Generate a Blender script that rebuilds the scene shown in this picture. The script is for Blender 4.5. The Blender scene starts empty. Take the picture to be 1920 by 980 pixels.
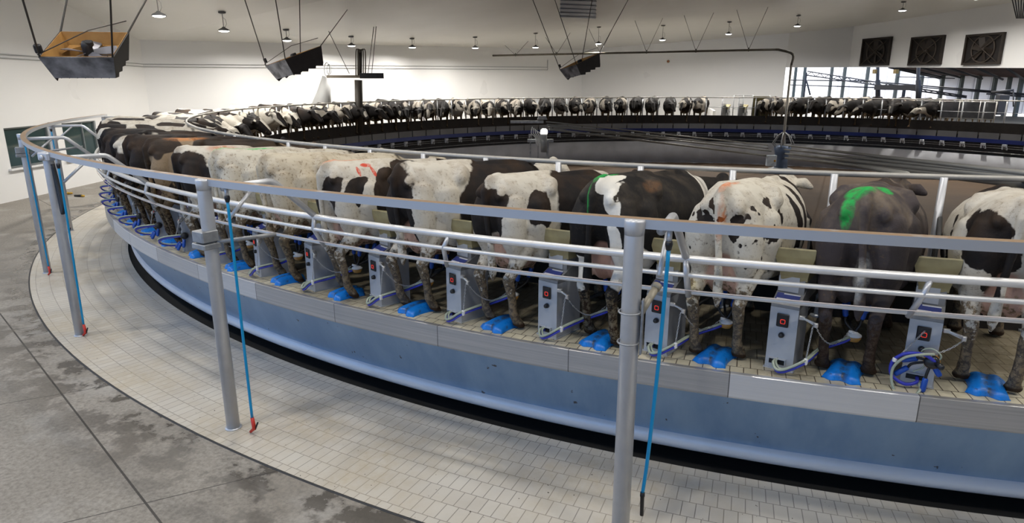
import bpy, math, random, os
from mathutils import Vector, Matrix
from math import sin, cos, pi, radians as rad, degrees as deg, hypot, atan2, sqrt
random.seed(7)
SC = bpy.context.scene
COL = SC.collection
# ------------------------------------------------------------------ helpers
def pol(R, t, z=0.0):
    "ring position: t degrees from the near side, positive to the right"
    return Vector((R*sin(rad(t)), -R*cos(rad(t)), z))

class MB:
    def __init__(s): s.v = []; s.f = []; s.m = []; s.sm = []; s.mat = 0; s.smooth = True
    def add(s, vs, fs, smooth=None):
        b = len(s.v); s.v += [tuple(p) for p in vs]
        for f in fs:
            s.f.append(tuple(i+b for i in f)); s.m.append(s.mat); s.sm.append(s.smooth if smooth is None else smooth)
    def box(s, c, d, M=None, taper=None):
        x, y, z = d[0]/2, d[1]/2, d[2]/2
        t = taper or (1, 1)
        vs = [Vector((sx*x*(t[0] if sz > 0 else 1), sy*y*(t[1] if sz > 0 else 1), sz*z)) for sz in (-1, 1) for sy in (-1, 1) for sx in (-1, 1)]
        if M is not None: vs = [M @ p for p in vs]
        vs = [p+Vector(c) for p in vs]
        s.add(vs, [(0, 2, 3, 1), (4, 5, 7, 6), (0, 1, 5, 4), (2, 6, 7, 3), (0, 4, 6, 2), (1, 3, 7, 5)], False)
    def rbox(s, c, d, r=0.01, M=None):
        "box with bevelled vertical-face edges"
        x, y, z = d[0]/2, d[1]/2, d[2]/2; r = min(r, x*.9, y*.9, z*.9)
        vs = []; 
        def ring(zz, i): 
            a, b = x-i, y-i; q = r*.999 if i == 0 else max(r-i, 1e-4)
            return [Vector(p) for p in ((-a+q, -b, zz), (a-q, -b, zz), (a, -b+q, zz), (a, b-q, zz), (a-q, b, zz), (-a+q, b, zz), (-a, b-q, zz), (-a, -b+q, zz))]
        rings = [ring(-z, r*.7), ring(-z+r*.7, 0), ring(z-r*.7, 0), ring(z, r*.7)]
        for R in rings: vs += R
        if M is not None: vs = [M @ p for p in vs]
        vs = [p+Vector(c) for p in vs]
        fs = [tuple(reversed(range(8))), tuple(range(24, 32))]
        for k in range(3):
            for i in range(8): fs.append((k*8+i, k*8+(i+1) % 8, k*8+8+(i+1) % 8, k*8+8+i))
        s.add(vs, fs, False)
    def tube(s, pts, r, n=10, cap=True, closed=False):
        pts = [Vector(p) for p in pts]; N = len(pts)
        rs = r if isinstance(r, (list, tuple)) else [r]*N
        T = []
        for i in range(N):
            a = pts[(i-1) % N] if closed or i > 0 else pts[i]; b = pts[(i+1) % N] if closed or i < N-1 else pts[i]
            T.append((b-a).normalized() if (b-a).length > 1e-9 else Vector((0, 0, 1)))
        u = T[0].orthogonal().normalized()
        vs = []
        for i in range(N):
            u = (u-T[i]*u.dot(T[i])); u = u.normalized() if u.length > 1e-6 else T[i].orthogonal().normalized(); w = T[i].cross(u)
            for k in range(n):
                a = 2*pi*k/n; vs.append(pts[i]+(u*cos(a)+w*sin(a))*rs[i])
        fs = []
        for i in range(N if closed else N-1):
            j = (i+1) % N
            for k in range(n): fs.append((i*n+k, i*n+(k+1) % n, j*n+(k+1) % n, j*n+k))
        if cap and not closed:
            fs.append(tuple(reversed(range(n)))); fs.append(tuple(range((N-1)*n, N*n)))
        s.add(vs, fs)
    def limb(s, pts, rs, n=14):
        "closed tapered tube with round ends (for remeshing)"
        pts = [Vector(p) for p in pts]
        P = [pts[0]+(pts[0]-pts[1]).normalized()*rs[0]*.7]+pts+[pts[-1]+(pts[-1]-pts[-2]).normalized()*rs[-1]*.7]
        s.tube(P, [rs[0]*.45]+list(rs)+[rs[-1]*.45], n)
    def ell(s, c, r, M=None, nu=16, nv=10):
        vs = [Vector((0, 0, -r[2]))]
        for j in range(1, nv):
            a = -pi/2+pi*j/nv
            for i in range(nu):
                b = 2*pi*i/nu; vs.append(Vector((r[0]*cos(a)*cos(b), r[1]*cos(a)*sin(b), r[2]*sin(a))))
        vs.append(Vector((0, 0, r[2])))
        if M is not None: vs = [M @ p for p in vs]
        vs = [p+Vector(c) for p in vs]
        fs = []
        for i in range(nu):
            fs.append((0, 1+(i+1) % nu, 1+i)); t = len(vs)-1; q = 1+(nv-2)*nu
            fs.append((q+i, q+(i+1) % nu, t))
            for j in range(nv-2):
                a = 1+j*nu; fs.append((a+i, a+(i+1) % nu, a+nu+(i+1) % nu, a+nu+i))
        s.add(vs, fs)
    def lathe(s, prof, c=(0, 0, 0), n=20, M=None):
        vs = []; 
        for r, z in prof:
            for k in range(n): vs.append(Vector((r*cos(2*pi*k/n), r*sin(2*pi*k/n), z)))
        if M is not None: vs = [M @ p for p in vs]
        vs = [p+Vector(c) for p in vs]; fs = []
        for j in range(len(prof)-1):
            for k in range(n): fs.append((j*n+k, j*n+(k+1) % n, (j+1)*n+(k+1) % n, (j+1)*n+k))
        if prof[0][0] > 1e-6: fs.append(tuple(reversed(range(n))))
        if prof[-1][0] > 1e-6: fs.append(tuple(range((len(prof)-1)*n, len(prof)*n)))
        s.add(vs, fs)
    def prism(s, poly, z0, z1, M=None):
        "poly: list of (x,y); z1 may be a list of heights"
        n = len(poly); zt = z1 if isinstance(z1, (list, tuple)) else [z1]*n; zb = z0 if isinstance(z0, (list, tuple)) else [z0]*n
        vs = [Vector((p[0], p[1], zb[i])) for i, p in enumerate(poly)]+[Vector((p[0], p[1], zt[i])) for i, p in enumerate(poly)]
        if M is not None: vs = [M @ p for p in vs]
        fs = [tuple(reversed(range(n))), tuple(range(n, 2*n))]+[(i, (i+1) % n, n+(i+1) % n, n+i) for i in range(n)]
        s.add(vs, fs, False)
    def ringprof(s, prof, t0=0, t1=360, n=240, smooth=True):
        "closed profile (R,z) list swept round the carousel axis between two angles"
        full = abs(t1-t0) >= 360; N = n if full else n+1; m = len(prof); vs = []
        for i in range(N):
            t = t0+(t1-t0)*i/n
            for R, z in prof: vs.append(pol(R, t, z))
        fs = []
        for i in range(n):
            j = (i+1) % N
            for k in range(m): fs.append((i*m+k, j*m+k, j*m+(k+1) % m, i*m+(k+1) % m))
        if not full: fs.append(tuple(range(m))); fs.append(tuple(reversed(range(n*m, n*m+m))))
        s.add(vs, fs, smooth)
    def mesh(s, name, mats=()):
        me = bpy.data.meshes.new(name); me.from_pydata(s.v, [], s.f)
        for m in (mats if isinstance(mats, (list, tuple)) else [mats]): me.materials.append(m)
        me.polygons.foreach_set('material_index', s.m); me.polygons.foreach_set('use_smooth', s.sm)
        me.update(); return me
    def build(s, name, mats, parent=None, loc=None, rz=None):
        o = bpy.data.objects.new(name, s.mesh(name, mats)); COL.objects.link(o)
        if parent is not None: o.parent = parent
        if loc is not None: o.location = loc
        if rz is not None: o.rotation_euler = (0, 0, rz)
        return o

def tag(o, label=None, cat=None, group=None, kind=None):
    if label: o['label'] = label
    if cat: o['category'] = cat
    if group: o['group'] = group
    if kind: o['kind'] = kind
    return o
def thing(name, label, cat, loc=(0, 0, 0), rz=0, group=None):
    o = bpy.data.objects.new(name, None); COL.objects.link(o); o.empty_display_size = .1
    o.location = loc; o.rotation_euler = (0, 0, rz)
    return tag(o, label, cat, group)
def kids(o): return [c for c in bpy.data.objects if c.parent == o]
def dup(o, parent=None):
    c = o.copy(); COL.objects.link(c)
    if parent is not None: c.parent = parent
    for ch in kids(o): dup(ch, c)
    return c
def curve_pts(pts, n=8):
    "Catmull-Rom through the points"
    P = [Vector(p) for p in pts]; P = [P[0]*2-P[1]]+P+[P[-1]*2-P[-2]]; out = []
    for i in range(1, len(P)-2):
        for k in range(n):
            t = k/n; a, b, c, d = P[i-1:i+3]
            out.append(.5*((2*b)+(c-a)*t+(2*a-5*b+4*c-d)*t*t+(3*b-a-3*c+d)*t**3))
    return out+[P[-2]]

# ------------------------------------------------------------------ materials
def srgb(r, g, b):
    f = lambda c: (c/255/12.92) if c/255 < .04045 else ((c/255+.055)/1.055)**2.4
    return (f(r), f(g), f(b), 1)
class NT:
    def __init__(s, name):
        s.m = bpy.data.materials.new(name); s.m.use_nodes = True; s.t = s.m.node_tree; s.p = s.t.nodes['Principled BSDF']; s.out = s.t.nodes['Material Output']
    def n(s, k, **kw):
        x = s.t.nodes.new('ShaderNode'+k)
        for a, b in kw.items():
            if a.startswith('i_'): x.inputs[a[2:].replace('_', ' ')].default_value = b
            else: setattr(x, a, b)
        return x
    def l(s, a, b): s.t.links.new(a, b)
    def val(s, x, sock):
        if hasattr(x, 'is_output'): s.l(x, sock)
        elif x is not None: sock.default_value = x
    def math(s, op, a, b=None, c=None, clamp=False):
        x = s.n('Math', operation=op, use_clamp=clamp); s.val(a, x.inputs[0])
        if b is not None: s.val(b, x.inputs[1])
        if c is not None: s.val(c, x.inputs[2])
        return x.outputs[0]
    def vm(s, op, a, b=None):
        x = s.n('VectorMath', operation=op); s.val(a, x.inputs[0])
        if b is not None: s.val(b, x.inputs[1])
        return x.outputs['Value' if op == 'LENGTH' else 'Vector']
    def mix(s, f, a, b):
        x = s.n('Mix', data_type='RGBA'); s.val(f, x.inputs[0]); s.val(a, x.inputs[6]); s.val(b, x.inputs[7]); return x.outputs[2]
    def noise(s, vec, scale, detail=3, rough=.55, out=0):
        x = s.n('TexNoise'); x.inputs['Scale'].default_value = scale; x.inputs['Detail'].default_value = detail; x.inputs['Roughness'].default_value = rough
        if vec is not None: s.l(vec, x.inputs['Vector'])
        return x.outputs[out]
    def step(s, x, a, b, lo=0, hi=1):
        r = s.n('MapRange', clamp=True); s.val(x, r.inputs[0]); r.inputs[1].default_value = a; r.inputs[2].default_value = b; r.inputs[3].default_value = lo; r.inputs[4].default_value = hi
        return r.outputs[0]
    def obj(s): return s.n('TexCoord').outputs['Object']
    def bump(s, h, strength=.3, dist=.01):
        b = s.n('Bump'); b.inputs['Strength'].default_value = strength; b.inputs['Distance'].default_value = dist; s.l(h, b.inputs['Height']); s.l(b.outputs[0], s.p.inputs['Normal'])
    def set(s, col=None, rough=None, metal=None, spec=None, coat=None):
        for k, v in (('Base Color', col), ('Roughness', rough), ('Metallic', metal), ('Specular IOR Level', spec), ('Coat Weight', coat)):
            s.val(v, s.p.inputs[k])
        return s.m
def plain(name, col, rough=.5, metal=0, var=.0, scale=8, col2=None, bump=0, spec=None, rvar=0):
    t = NT(name)
    if var or col2 or rvar:
        nz = t.noise(t.obj(), scale, 4)
        f = t.step(nz, .35, .68)
        c2 = col2 or tuple(c*(1-var) for c in col[:3])+(1,)
        t.set(t.mix(f, col, c2), t.math('ADD', rough-rvar/2, t.math('MULTIPLY', f, rvar)) if rvar else rough, metal, spec)
        if bump: t.bump(nz, bump, .01)
    else: t.set(col, rough, metal, spec)
    return t.m
def emit(name, col, strength):
    t = NT(name); t.p.inputs['Base Color'].default_value = col; t.p.inputs['Emission Color'].default_value = col; t.p.inputs['Emission Strength'].default_value = strength; return t.m

G = lambda v: (v, v, v, 1)
galv = plain('galvanised_steel', (.60, .61, .63, 1), .36, .45, .07, 9, rvar=.08)
galv2 = plain('weathered_galvanised', (.40, .41, .42, 1), .5, .6, .4, 9)
pipe_m = plain('bright_pipe', (.78, .77, .75, 1), .35, .35, .10, 6)
cab_m = plain('cabinet_steel', (.50, .515, .54, 1), .45, .35, .12, 5)
cab_side = plain('cabinet_side_steel', (.30, .30, .30, 1), .5, .4, .3, 5)
dark_m = plain('dark_steel', (.03, .03, .032, 1), .5, .3, .3, 10)
black_m = plain('black_rubber', (.008, .008, .009, 1), .5)
plastic_black = plain('black_plastic', (.012, .013, .016, 1), .3)
white_pl = plain('white_plastic', G(.75), .4)
chain_m = plain('chain_steel', G(.6), .3, .9)
blue_mat = plain('blue_rubber', (.008, .24, .80, 1), .28, 0, 0, 7, col2=(.006, .16, .62, 1), bump=.15)
hose_blue = plain('violet_blue_hose', (.035, .045, .42, 1), .3)
hose_clear = plain('clear_milk_hose', (.36, .40, .31, 1), .2)
hose_cyan = plain('cyan_hose', (.0, .28, .56, 1), .35)
red_pl = plain('red_plastic', (.55, .03, .015, 1), .4)
cup_blue = plain('teat_cup_blue', (.01, .07, .38, 1), .3)
amber = plain('amber_bowl', (.52, .26, .06, 1), .2)
hood_m = plain('fibreglass_hood', (.34, .30, .16, 1), .55, 0, 0, 6, col2=(.24, .20, .10, 1))
tan_m = plain('tan_liner', (.50, .28, .085, 1), .6, 0, 0, 3, col2=(.36, .18, .05, 1))
lamp_em = emit('lamp_diffuser', (1, .97, .92, 1), 14)
red_em = emit('red_display_ring', (.9, .05, .03, 1), .55)
# ------------------------------------------------------------------ cow
def remeshed(mb, name, voxel, smooth_it):
    o = bpy.data.objects.new('tmp', mb.mesh('tmp')); COL.objects.link(o)
    m = o.modifiers.new('r', 'REMESH'); m.mode = 'VOXEL'; m.voxel_size = voxel; m.use_smooth_shade = True
    s = o.modifiers.new('s', 'SMOOTH'); s.factor = .5; s.iterations = smooth_it
    dg = bpy.context.evaluated_depsgraph_get(); dg.update()
    me = bpy.data.meshes.new_from_object(o.evaluated_get(dg)); me.name = name
    old = o.data; bpy.data.objects.remove(o); bpy.data.meshes.remove(old)
    me.polygons.foreach_set('use_smooth', [True]*len(me.polygons))
    return me
def cow_mesh(name, voxel, head_yaw=0, head_drop=0, tail=0, step=0, fat=1.0):
    b = MB(); n = 24
    rings = [(-.17, 1.27, .09, .055), (-.13, 1.23, .17, .135), (-.05, 1.18, .25, .215), (.06, 1.13, .31, .265), (.22, 1.07, .365, .295), (.40, 1.01, .405, .325),
             (.62, .95, .44, .365), (.88, .92, .445, .385), (1.12, .92, .425, .35), (1.30, .945, .395, .285), (1.46, .975, .335, .225), (1.60, 1.0, .275, .165),
             (1.76, 1.05-head_drop*.3, .22, .125), (1.92, 1.10-head_drop*.7, .175, .105), (2.0, 1.13-head_drop, .12, .08)]
    vs = []; fs = []
    for y, z, hh, hw in rings:
        hw *= fat
        hy = max(0, y-1.5)*head_yaw
        for k in range(n):
            a = 2*pi*k/n; ca, sa = cos(a), sin(a)
            e = .82 if sa > 0 else .95
            x = hw*math.copysign(abs(ca)**e, ca); zz = hh*math.copysign(abs(sa)**(.92), sa)
            if sa > .55: x *= 1-.25*(sa-.55)
            vs.append((x+hy, y, z+zz))
    N = len(rings)
    for i in range(N-1):
        for k in range(n): fs.append((i*n+k, (i+1)*n+k, (i+1)*n+(k+1) % n, i*n+(k+1) % n))
    fs.append(tuple(range(n))); fs.append(tuple(reversed(range((N-1)*n, N*n))))
    b.add(vs, fs)
    b.ell((0, 1.28, 1.28), (.08, .28, .075)); b.ell((0, -.03, 1.39), (.065, .17, .06)); b.ell((0, .35, 1.395), (.10, .4, .035)); b.ell((0, .85, 1.355), (.06, .5, .03))
    for s in (-1, 1):
        st = step*s
        b.limb([(s*.08, .46, 1.33), (s*.215, .42, 1.325), (s*.262, .36, 1.27)], [.085, .075, .06])            # hook bone
        b.limb([(s*.06, .02, 1.34), (s*.115, -.10, 1.30), (s*.135, -.15, 1.265)], [.07, .058, .04])          # pin bone
        b.limb([(s*.14, .0, 1.22), (s*.175, -.04, 1.05), (s*.185, -.02, .86), (s*.18, .0, .74)], [.12, .135, .115, .07])      # buttock
        b.limb([(s*.19, .20, 1.18), (s*.215, .20, 1.0), (s*.225, .26, .84), (s*.225, .30, .70)], [.15, .165, .13, .09])        # thigh and stifle
        b.limb([(s*.20, .16, .88), (s*.19, .06, .72), (s*.172, -.06+st, .56), (s*.165, -.105+st, .50)], [.12, .088, .056, .05])  # gaskin
        b.limb([(s*.165, -.115+st, .525), (s*.162, -.08+st, .44), (s*.158, -.045+st, .30), (s*.155, -.03+st, .17)], [.05, .050, .040, .041])  # shank
        b.limb([(s*.155, -.03+st, .17), (s*.156, .0+st, .11), (s*.157, .035+st, .06)], [.046, .043, .05])
        for q in (-1, 1):
            b.limb([(s*.157+q*.026, .02+st, .055), (s*.157+q*.03, .07+st, .028)], [.036, .027])
        fst = -step*s*.6
        b.limb([(s*.19, 1.34, .98), (s*.19, 1.30, .80), (s*.18, 1.25+fst, .62)], [.14, .11, .075])
        b.limb([(s*.178, 1.25+fst, .62), (s*.17, 1.28+fst, .44), (s*.165, 1.27+fst, .40), (s*.16, 1.26+fst, .24), (s*.158, 1.25+fst, .15)], [.07, .057, .056, .038, .042])
        b.limb([(s*.158, 1.25+fst, .15), (s*.16, 1.28+fst, .07)], [.042, .052])
        for q in (-1, 1): b.limb([(s*.16+q*.028, 1.27+fst, .05), (s*.16+q*.03, 1.34+fst, .028)], [.036, .027])
    # udder
    b.ell((0, .26, .72), (.175, .27, .20)); b.ell((.075, .12, .76), (.10, .15, .23)); b.ell((-.075, .12, .76), (.10, .15, .23))
    for x, y in ((-.075, .15), (.075, .15), (-.08, .33), (.08, .33)): b.limb([(x, y, .58), (x, y, .515)], [.026, .016], 8)
    # tail
    t = tail
    b.limb([(0, -.02, 1.415), (0.0, -.13, 1.405), (t*.15, -.205, 1.31), (t*.4, -.20, 1.12), (t*.8, -.185, .92), (t, -.17, .74), (t*1.1, -.16, .60), (t*1.1, -.155, .50)], [.05, .046, .038, .031, .028, .036, .045, .02], 10)
    # head
    hx = .5*head_yaw*1.0; hz = 1.13-head_drop; M = Matrix.Rotation(-head_yaw*.9, 4, 'Z')
    H = lambda x, y, z: tuple(Vector((hx, 1.98, hz))+M @ Vector((x, y, z)))
    b.limb([H(0, -.02, .06), H(0, .10, .05), H(0, .26, -.10), H(0, .40, -.24), H(0, .45, -.28)], [.115, .12, .095, .078, .07], 14)
    b.limb([H(0, .04, -.06), H(0, .24, -.20), H(0, .38, -.30)], [.09, .07, .05], 12)
    for s in (-1, 1):
        b.limb([H(s*.09, -.02, .10), H(s*.17, -.05, .09), H(s*.25, -.06, .05)], [.035, .06, .025], 10)
        b.ell(H(s*.095, .13, .05), (.035, .04, .035), nu=10, nv=6)
    b.ell(H(0, 0.0, .15), (.07, .05, .06))
    return remeshed(b, name, voxel, 3 if voxel > .03 else 5)

def coat(name, base=(.60, .56, .48, 1), patch=(.012, .010, .010, 1), blobs=(), white=(), paints=(), rnd=None, spots=None, dirt=.9, tint=(.30, .21, .11, 1), distort=.22, rough=.55, top_tint=.6, udder=True, leg_z=.75, grime=.55, brown=.55):
    """hide of one cow: patches where they lie on its body (local metres: x right, y towards the head, z up)"""
    t = NT(name); P = t.obj(); Q = P
    if rnd is not None:
        oi = t.n('ObjectInfo'); off = t.math('MULTIPLY', oi.outputs['Random'], 61.0)
        cb = t.n('CombineXYZ'); t.l(off, cb.inputs[0]); t.l(off, cb.inputs[1]); t.l(off, cb.inputs[2])
        Q = t.vm('ADD', P, cb.outputs[0])
    nc = t.noise(Q, 3.4, 4, .62, 1)
    D = t.vm('MULTIPLY', t.vm('SUBTRACT', nc, (.5, .5, .5)), (distort, distort, distort))
    PD = t.vm('ADD', P, D)
    def blobset(bl, vec):
        m = None
        for c, r in bl:
            d = t.math('SUBTRACT', 1.0, t.vm('LENGTH', t.vm('DIVIDE', t.vm('SUBTRACT', vec, c), r)))
            m = d if m is None else t.math('MAXIMUM', m, d)
        return m
    mask = None
    if rnd is not None:
        big = t.noise(Q, rnd[0], 1.5, .45)
        thr = t.math('ADD', rnd[1]-.06, t.math('MULTIPLY', oi.outputs['Random'], .12))
        mask = t.math('SUBTRACT', big, thr); mask = t.step(mask, -.004, .006)
    if blobs:
        k = t.step(blobset(blobs, PD), -.025, .025); mask = k if mask is None else t.math('MAXIMUM', mask, k)
    if spots:
        sp = t.step(t.noise(P, spots[0], 2.5, .6), spots[1], spots[1]+.02)
        if len(spots) > 2: sp = t.math('MULTIPLY', sp, t.step(blobset(spots[2], P), -.02, .1))
        mask = sp if mask is None else t.math('MAXIMUM', mask, sp)
    if white:
        mask = t.math('MULTIPLY', mask, t.step(blobset(white, PD), -.025, .025, 1, 0))
    if mask is None: mask = 0.0
    sx = t.n('SeparateXYZ'); t.l(P, sx.inputs[0]); Z = sx.outputs[2]
    fine = t.noise(Q, 17, 5, .72); mid = t.noise(Q, 4.5, 4, .6)
    # a little soiling of the white hair on the top line and rump
    grit = t.noise(Q, 30, 5, .75)
    w = t.mix(t.math('MULTIPLY', t.step(mid, .42, .66), t.math('MULTIPLY', t.step(Z, 1.0, 1.4), top_tint)), base, (.33, .26, .18, 1))
    w = t.mix(t.math('MULTIPLY', t.math('MULTIPLY', t.step(grit, .54, .62), t.step(mid, .36, .56)), grime), w, (.16, .11, .06, 1))
    bl = t.mix(t.step(mid, .48, .74), patch, tuple(c*1.3+.009*(1.4-i*.5) for i, c in enumerate(patch[:3]))+(1,))
    bl = t.mix(t.math('MULTIPLY', t.step(t.noise(Q, 2.6, 3, .6), .42, .62), t.step(Z, .95, 1.3, 0, brown)), bl, (.058, .033, .017, 1))
    col = t.mix(mask, w, bl)
    if udder:
        u = t.step(blobset([((0, .2, .70), (.19, .36, .27))], P), 0, .14)
        col = t.mix(t.math('MULTIPLY', u, .85), col, (.46, .27, .205, 1))
    for c, bls, soft, amt in paints:
        pm = t.step(blobset(bls, t.vm('ADD', P, t.vm('MULTIPLY', D, (.35, .35, .35)))), 0, soft)
        pm = t.math('MULTIPLY', pm, t.math('MULTIPLY', t.step(fine, .30, .52), amt))
        col = t.mix(pm, col, c)
    # manure on the legs
    dz = t.math('ADD', t.step(Z, leg_z, .15, 0, 1.0), t.math('MULTIPLY', t.math('SUBTRACT', fine, .5), 2.6))
    dm = t.math('MULTIPLY', t.math('MULTIPLY', t.step(dz, .22, .40), t.step(Z, leg_z+.22, leg_z-.12)), dirt)
    lowd = t.mix(t.step(grit, .46, .56), (.030, .015, .006, 1), tuple(c*.62 for c in tint[:3])+(1,))
    col = t.mix(dm, col, t.mix(t.step(Z, .74, .45), t.mix(t.step(grit, .46, .55), tint, (.055, .03, .012, 1)), lowd))
    col = t.mix(t.step(Z, .075, .055), col, (.035, .018, .009, 1))
    t.set(col, .68, 0, .22)
    t.bump(t.noise(Q, 34, 5, .75), .45, .012)
    return t.m
# ------------------------------------------------------------------ camera
F_PX, PITCH, ROLL, YAW = 1236.25, .26436, -.00176, .34354
CAM = Vector((0, -22.9458, 3.1818))
cy, sy, cp, sp = cos(YAW), sin(YAW), cos(PITCH), sin(PITCH)
def px_ray(px, py):
    "direction seen at a point of the 1920 x 980 frame, horizontal length 1"
    x, y = (px-960)/F_PX, -(py-490)/F_PX
    x, y = cos(ROLL)*x-sin(ROLL)*y, sin(ROLL)*x+cos(ROLL)*y
    X, Y, Z = x, cp+sp*y, -sp+cp*y
    v = Vector((cy*X-sy*Y, sy*X+cy*Y, Z)); return v/hypot(v.x, v.y)
def at(px, py, d): return CAM+px_ray(px, py)*d
def on_z(px, py, z):
    r = px_ray(px, py); return CAM+r*((z-CAM.z)/r.z)
def on_ring(px, py, R, far=True):
    r = px_ray(px, py); b = CAM.x*r.x+CAM.y*r.y; c = CAM.x**2+CAM.y**2-R*R
    return CAM+r*(-b+(1 if far else -1)*sqrt(max(0, b*b-c)))
cd = bpy.data.cameras.new('camera'); co = bpy.data.objects.new('camera', cd); COL.objects.link(co); SC.camera = co
cd.sensor_width = 36; cd.lens = F_PX/1920*36; cd.clip_end = 300
right = Vector((cy, sy, 0)); up = Vector((-sy*sp, cy*sp, cp)); fwd = Vector((-sy*cp, cy*cp, -sp))
r2 = right*cos(ROLL)+up*sin(ROLL); u2 = up*cos(ROLL)-right*sin(ROLL)
co.matrix_world = Matrix(((r2.x, u2.x, -fwd.x, CAM.x), (r2.y, u2.y, -fwd.y, CAM.y), (r2.z, u2.z, -fwd.z, CAM.z), (0, 0, 0, 1)))

# ------------------------------------------------------------------ room shell
ZD = 1.029                     # carousel deck height
A = Vector((-21.5, -3.5)); B = at(1092, 93, 50).to_2d(); C = at(1480, 62, 48).to_2d()
W1 = at(1644, 97, 48).to_2d(); W3 = at(1846, 92, 42.6).to_2d(); wd = (W3-W1).normalized()
K = W1-wd*2.3; Dp = W3+wd*3.2; E_ = Dp+wd*9
L0 = Vector((-20.29, -7.41)); Lx = Vector((-17.2, -17.5))
zA, zL, zB, zC = 4.74, 5.64, at(1092, 93, 50).z, at(1480, 62, 48).z
def zat(p, px, py): 
    r = px_ray(px, py); return CAM.z+r.z*hypot(p.x-CAM.x, p.y-CAM.y)
zK = zat(K, 1585, 50); zDp = zat(Dp, 1905, -3); zE = zDp+1.9; zLx = zL+.22*10.5
ceil_ring = [(Lx, zLx), (L0, zL), (A, zA), (B, zB), (C, zC), (K, zK), (Dp, zDp), (E_, zE), (Vector((24, -14)), 10.2), (Vector((10, -34)), 9.5), (Vector((-12, -33)), 8.6)]
APEX = Vector((0.5, -2.0, 7.9))
def ceil_z(x, y):
    p = Vector((x, y)); n = len(ceil_ring)
    for i in range(n):
        a, za = ceil_ring[i]; b, zb = ceil_ring[(i+1) % n]; m = APEX.to_2d()
        d = (b.y-m.y)*(a.x-m.x)+(m.x-b.x)*(a.y-m.y)
        u = ((b.y-m.y)*(p.x-m.x)+(m.x-b.x)*(p.y-m.y))/d; v = ((m.y-a.y)*(p.x-m.x)+(a.x-m.x)*(p.y-m.y))/d
        if u >= -1e-6 and v >= -1e-6: return u*za+v*zb+(1-u-v)*APEX.z
    return 8
t = NT('glossy_white_panel'); nz = t.noise(t.obj(), .35, 3)
white_wall = t.set(t.mix(t.step(nz, .3, .7), (.83, .82, .80, 1), (.80, .795, .78, 1)), t.step(nz, .3, .7, .26, .38), 0, .5)
t = NT('ceiling_panel'); ob = t.obj(); nz = t.noise(ob, .5, 3)
wv = t.n('SeparateXYZ'); t.l(ob, wv.inputs[0])
seam = t.math('LESS_THAN', t.math('PINGPONG', t.math('ADD', t.math('MULTIPLY', wv.outputs[0], .95), t.math('MULTIPLY', wv.outputs[1], .31)), 1.2), .012)
ceil_m = t.set(t.mix(t.math('MULTIPLY', seam, .0), t.mix(t.step(nz, .3, .7), (.77, .76, .73, 1), (.74, .73, .70, 1)), (.40, .39, .37, 1)), t.step(nz, .3, .7, .34, .40), 0, .45)
mb = MB(); vs = [Vector((p.x, p.y, z)) for p, z in ceil_ring]; n = len(vs)
top = [v+Vector((0, 0, .25)) for v in vs]
mb.add(vs+[APEX]+top+[APEX+Vector((0, 0, .25))], [((i+1) % n, i, n) for i in range(n)]+[(n+1+i, n+1+(i+1) % n, 2*n+1) for i in range(n)]+[(i, (i+1) % n, n+1+(i+1) % n, n+1+i) for i in range(n)], False)
tag(mb.build('ceiling', ceil_m), kind='structure')
def wall(name, a, b, z0a, z0b, z1a, z1b, th=.2, m=None):
    d = (b-a).normalized(); nrm = Vector((-d.y, d.x))        # thickness goes outwards
    if nrm.dot(a) < 0: nrm = -nrm
    q = [a, b, b+nrm*th, a+nrm*th]
    mb = MB(); mb.prism([(p.x, p.y) for p in q], [z0a, z0b, z0b, z0a], [z1a, z1b, z1b, z1a])
    return tag(mb.build(name, m or white_wall), kind='structure')
# left wall with two window openings
ld = (A-L0).normalized()
def lw(s): return L0+ld*s
def lw_hit(px, py):
    r = px_ray(px, py); nn = Vector((ld.y, -ld.x)); tt = nn.dot(L0-CAM.to_2d())/nn.dot(r.to_2d()); p = CAM+r*tt; return (p.to_2d()-L0).dot(ld), p.z
s_a = lw_hit(14, 280)[0]; s_b = lw_hit(96, 270)[0]; s_c = lw_hit(121, 265)[0]; s_d = lw_hit(183, 255)[0]
WZ0, WZ1 = .89, 2.0
zl = lambda s: zL-(zL-zA)*s/(A-L0).length+.05
segs = [(-10.6, s_a), (s_a, s_b), (s_b, s_c), (s_c, s_d), (s_d, (A-L0).length)]
mb = MB(); nrm = Vector((-ld.y, ld.x)); nrm = nrm if nrm.dot(L0) > 0 else -nrm
def lprism(s0, s1, z0, za, zb):
    q = [lw(s0), lw(s1), lw(s1)+nrm*.2, lw(s0)+nrm*.2]; mb.prism([(p.x, p.y) for p in q], z0, [za, zb, zb, za])
for i, (s0, s1) in enumerate(segs):
    if i in (1, 3): lprism(s0, s1, 0, WZ0, WZ0); lprism(s0, s1, WZ1, zl(s0), zl(s1))
    else: lprism(s0, s1, 0, zl(s0), zl(s1))
tag(mb.build('wall_left', white_wall), kind='structure')
t = NT('dark_window_glass'); t.set((.035, .06, .06, 1), .05, 0, .8); glass_m = t.m
frame_m = plain('window_frame', (.20, .22, .22, 1), .4, .3); sill_m = plain('window_sill', G(.78), .35)
room_m = plain('office_dark', (.03, .038, .036, 1), .8, 0, 0, 2.2, col2=(.10, .13, .12, 1))
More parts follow.
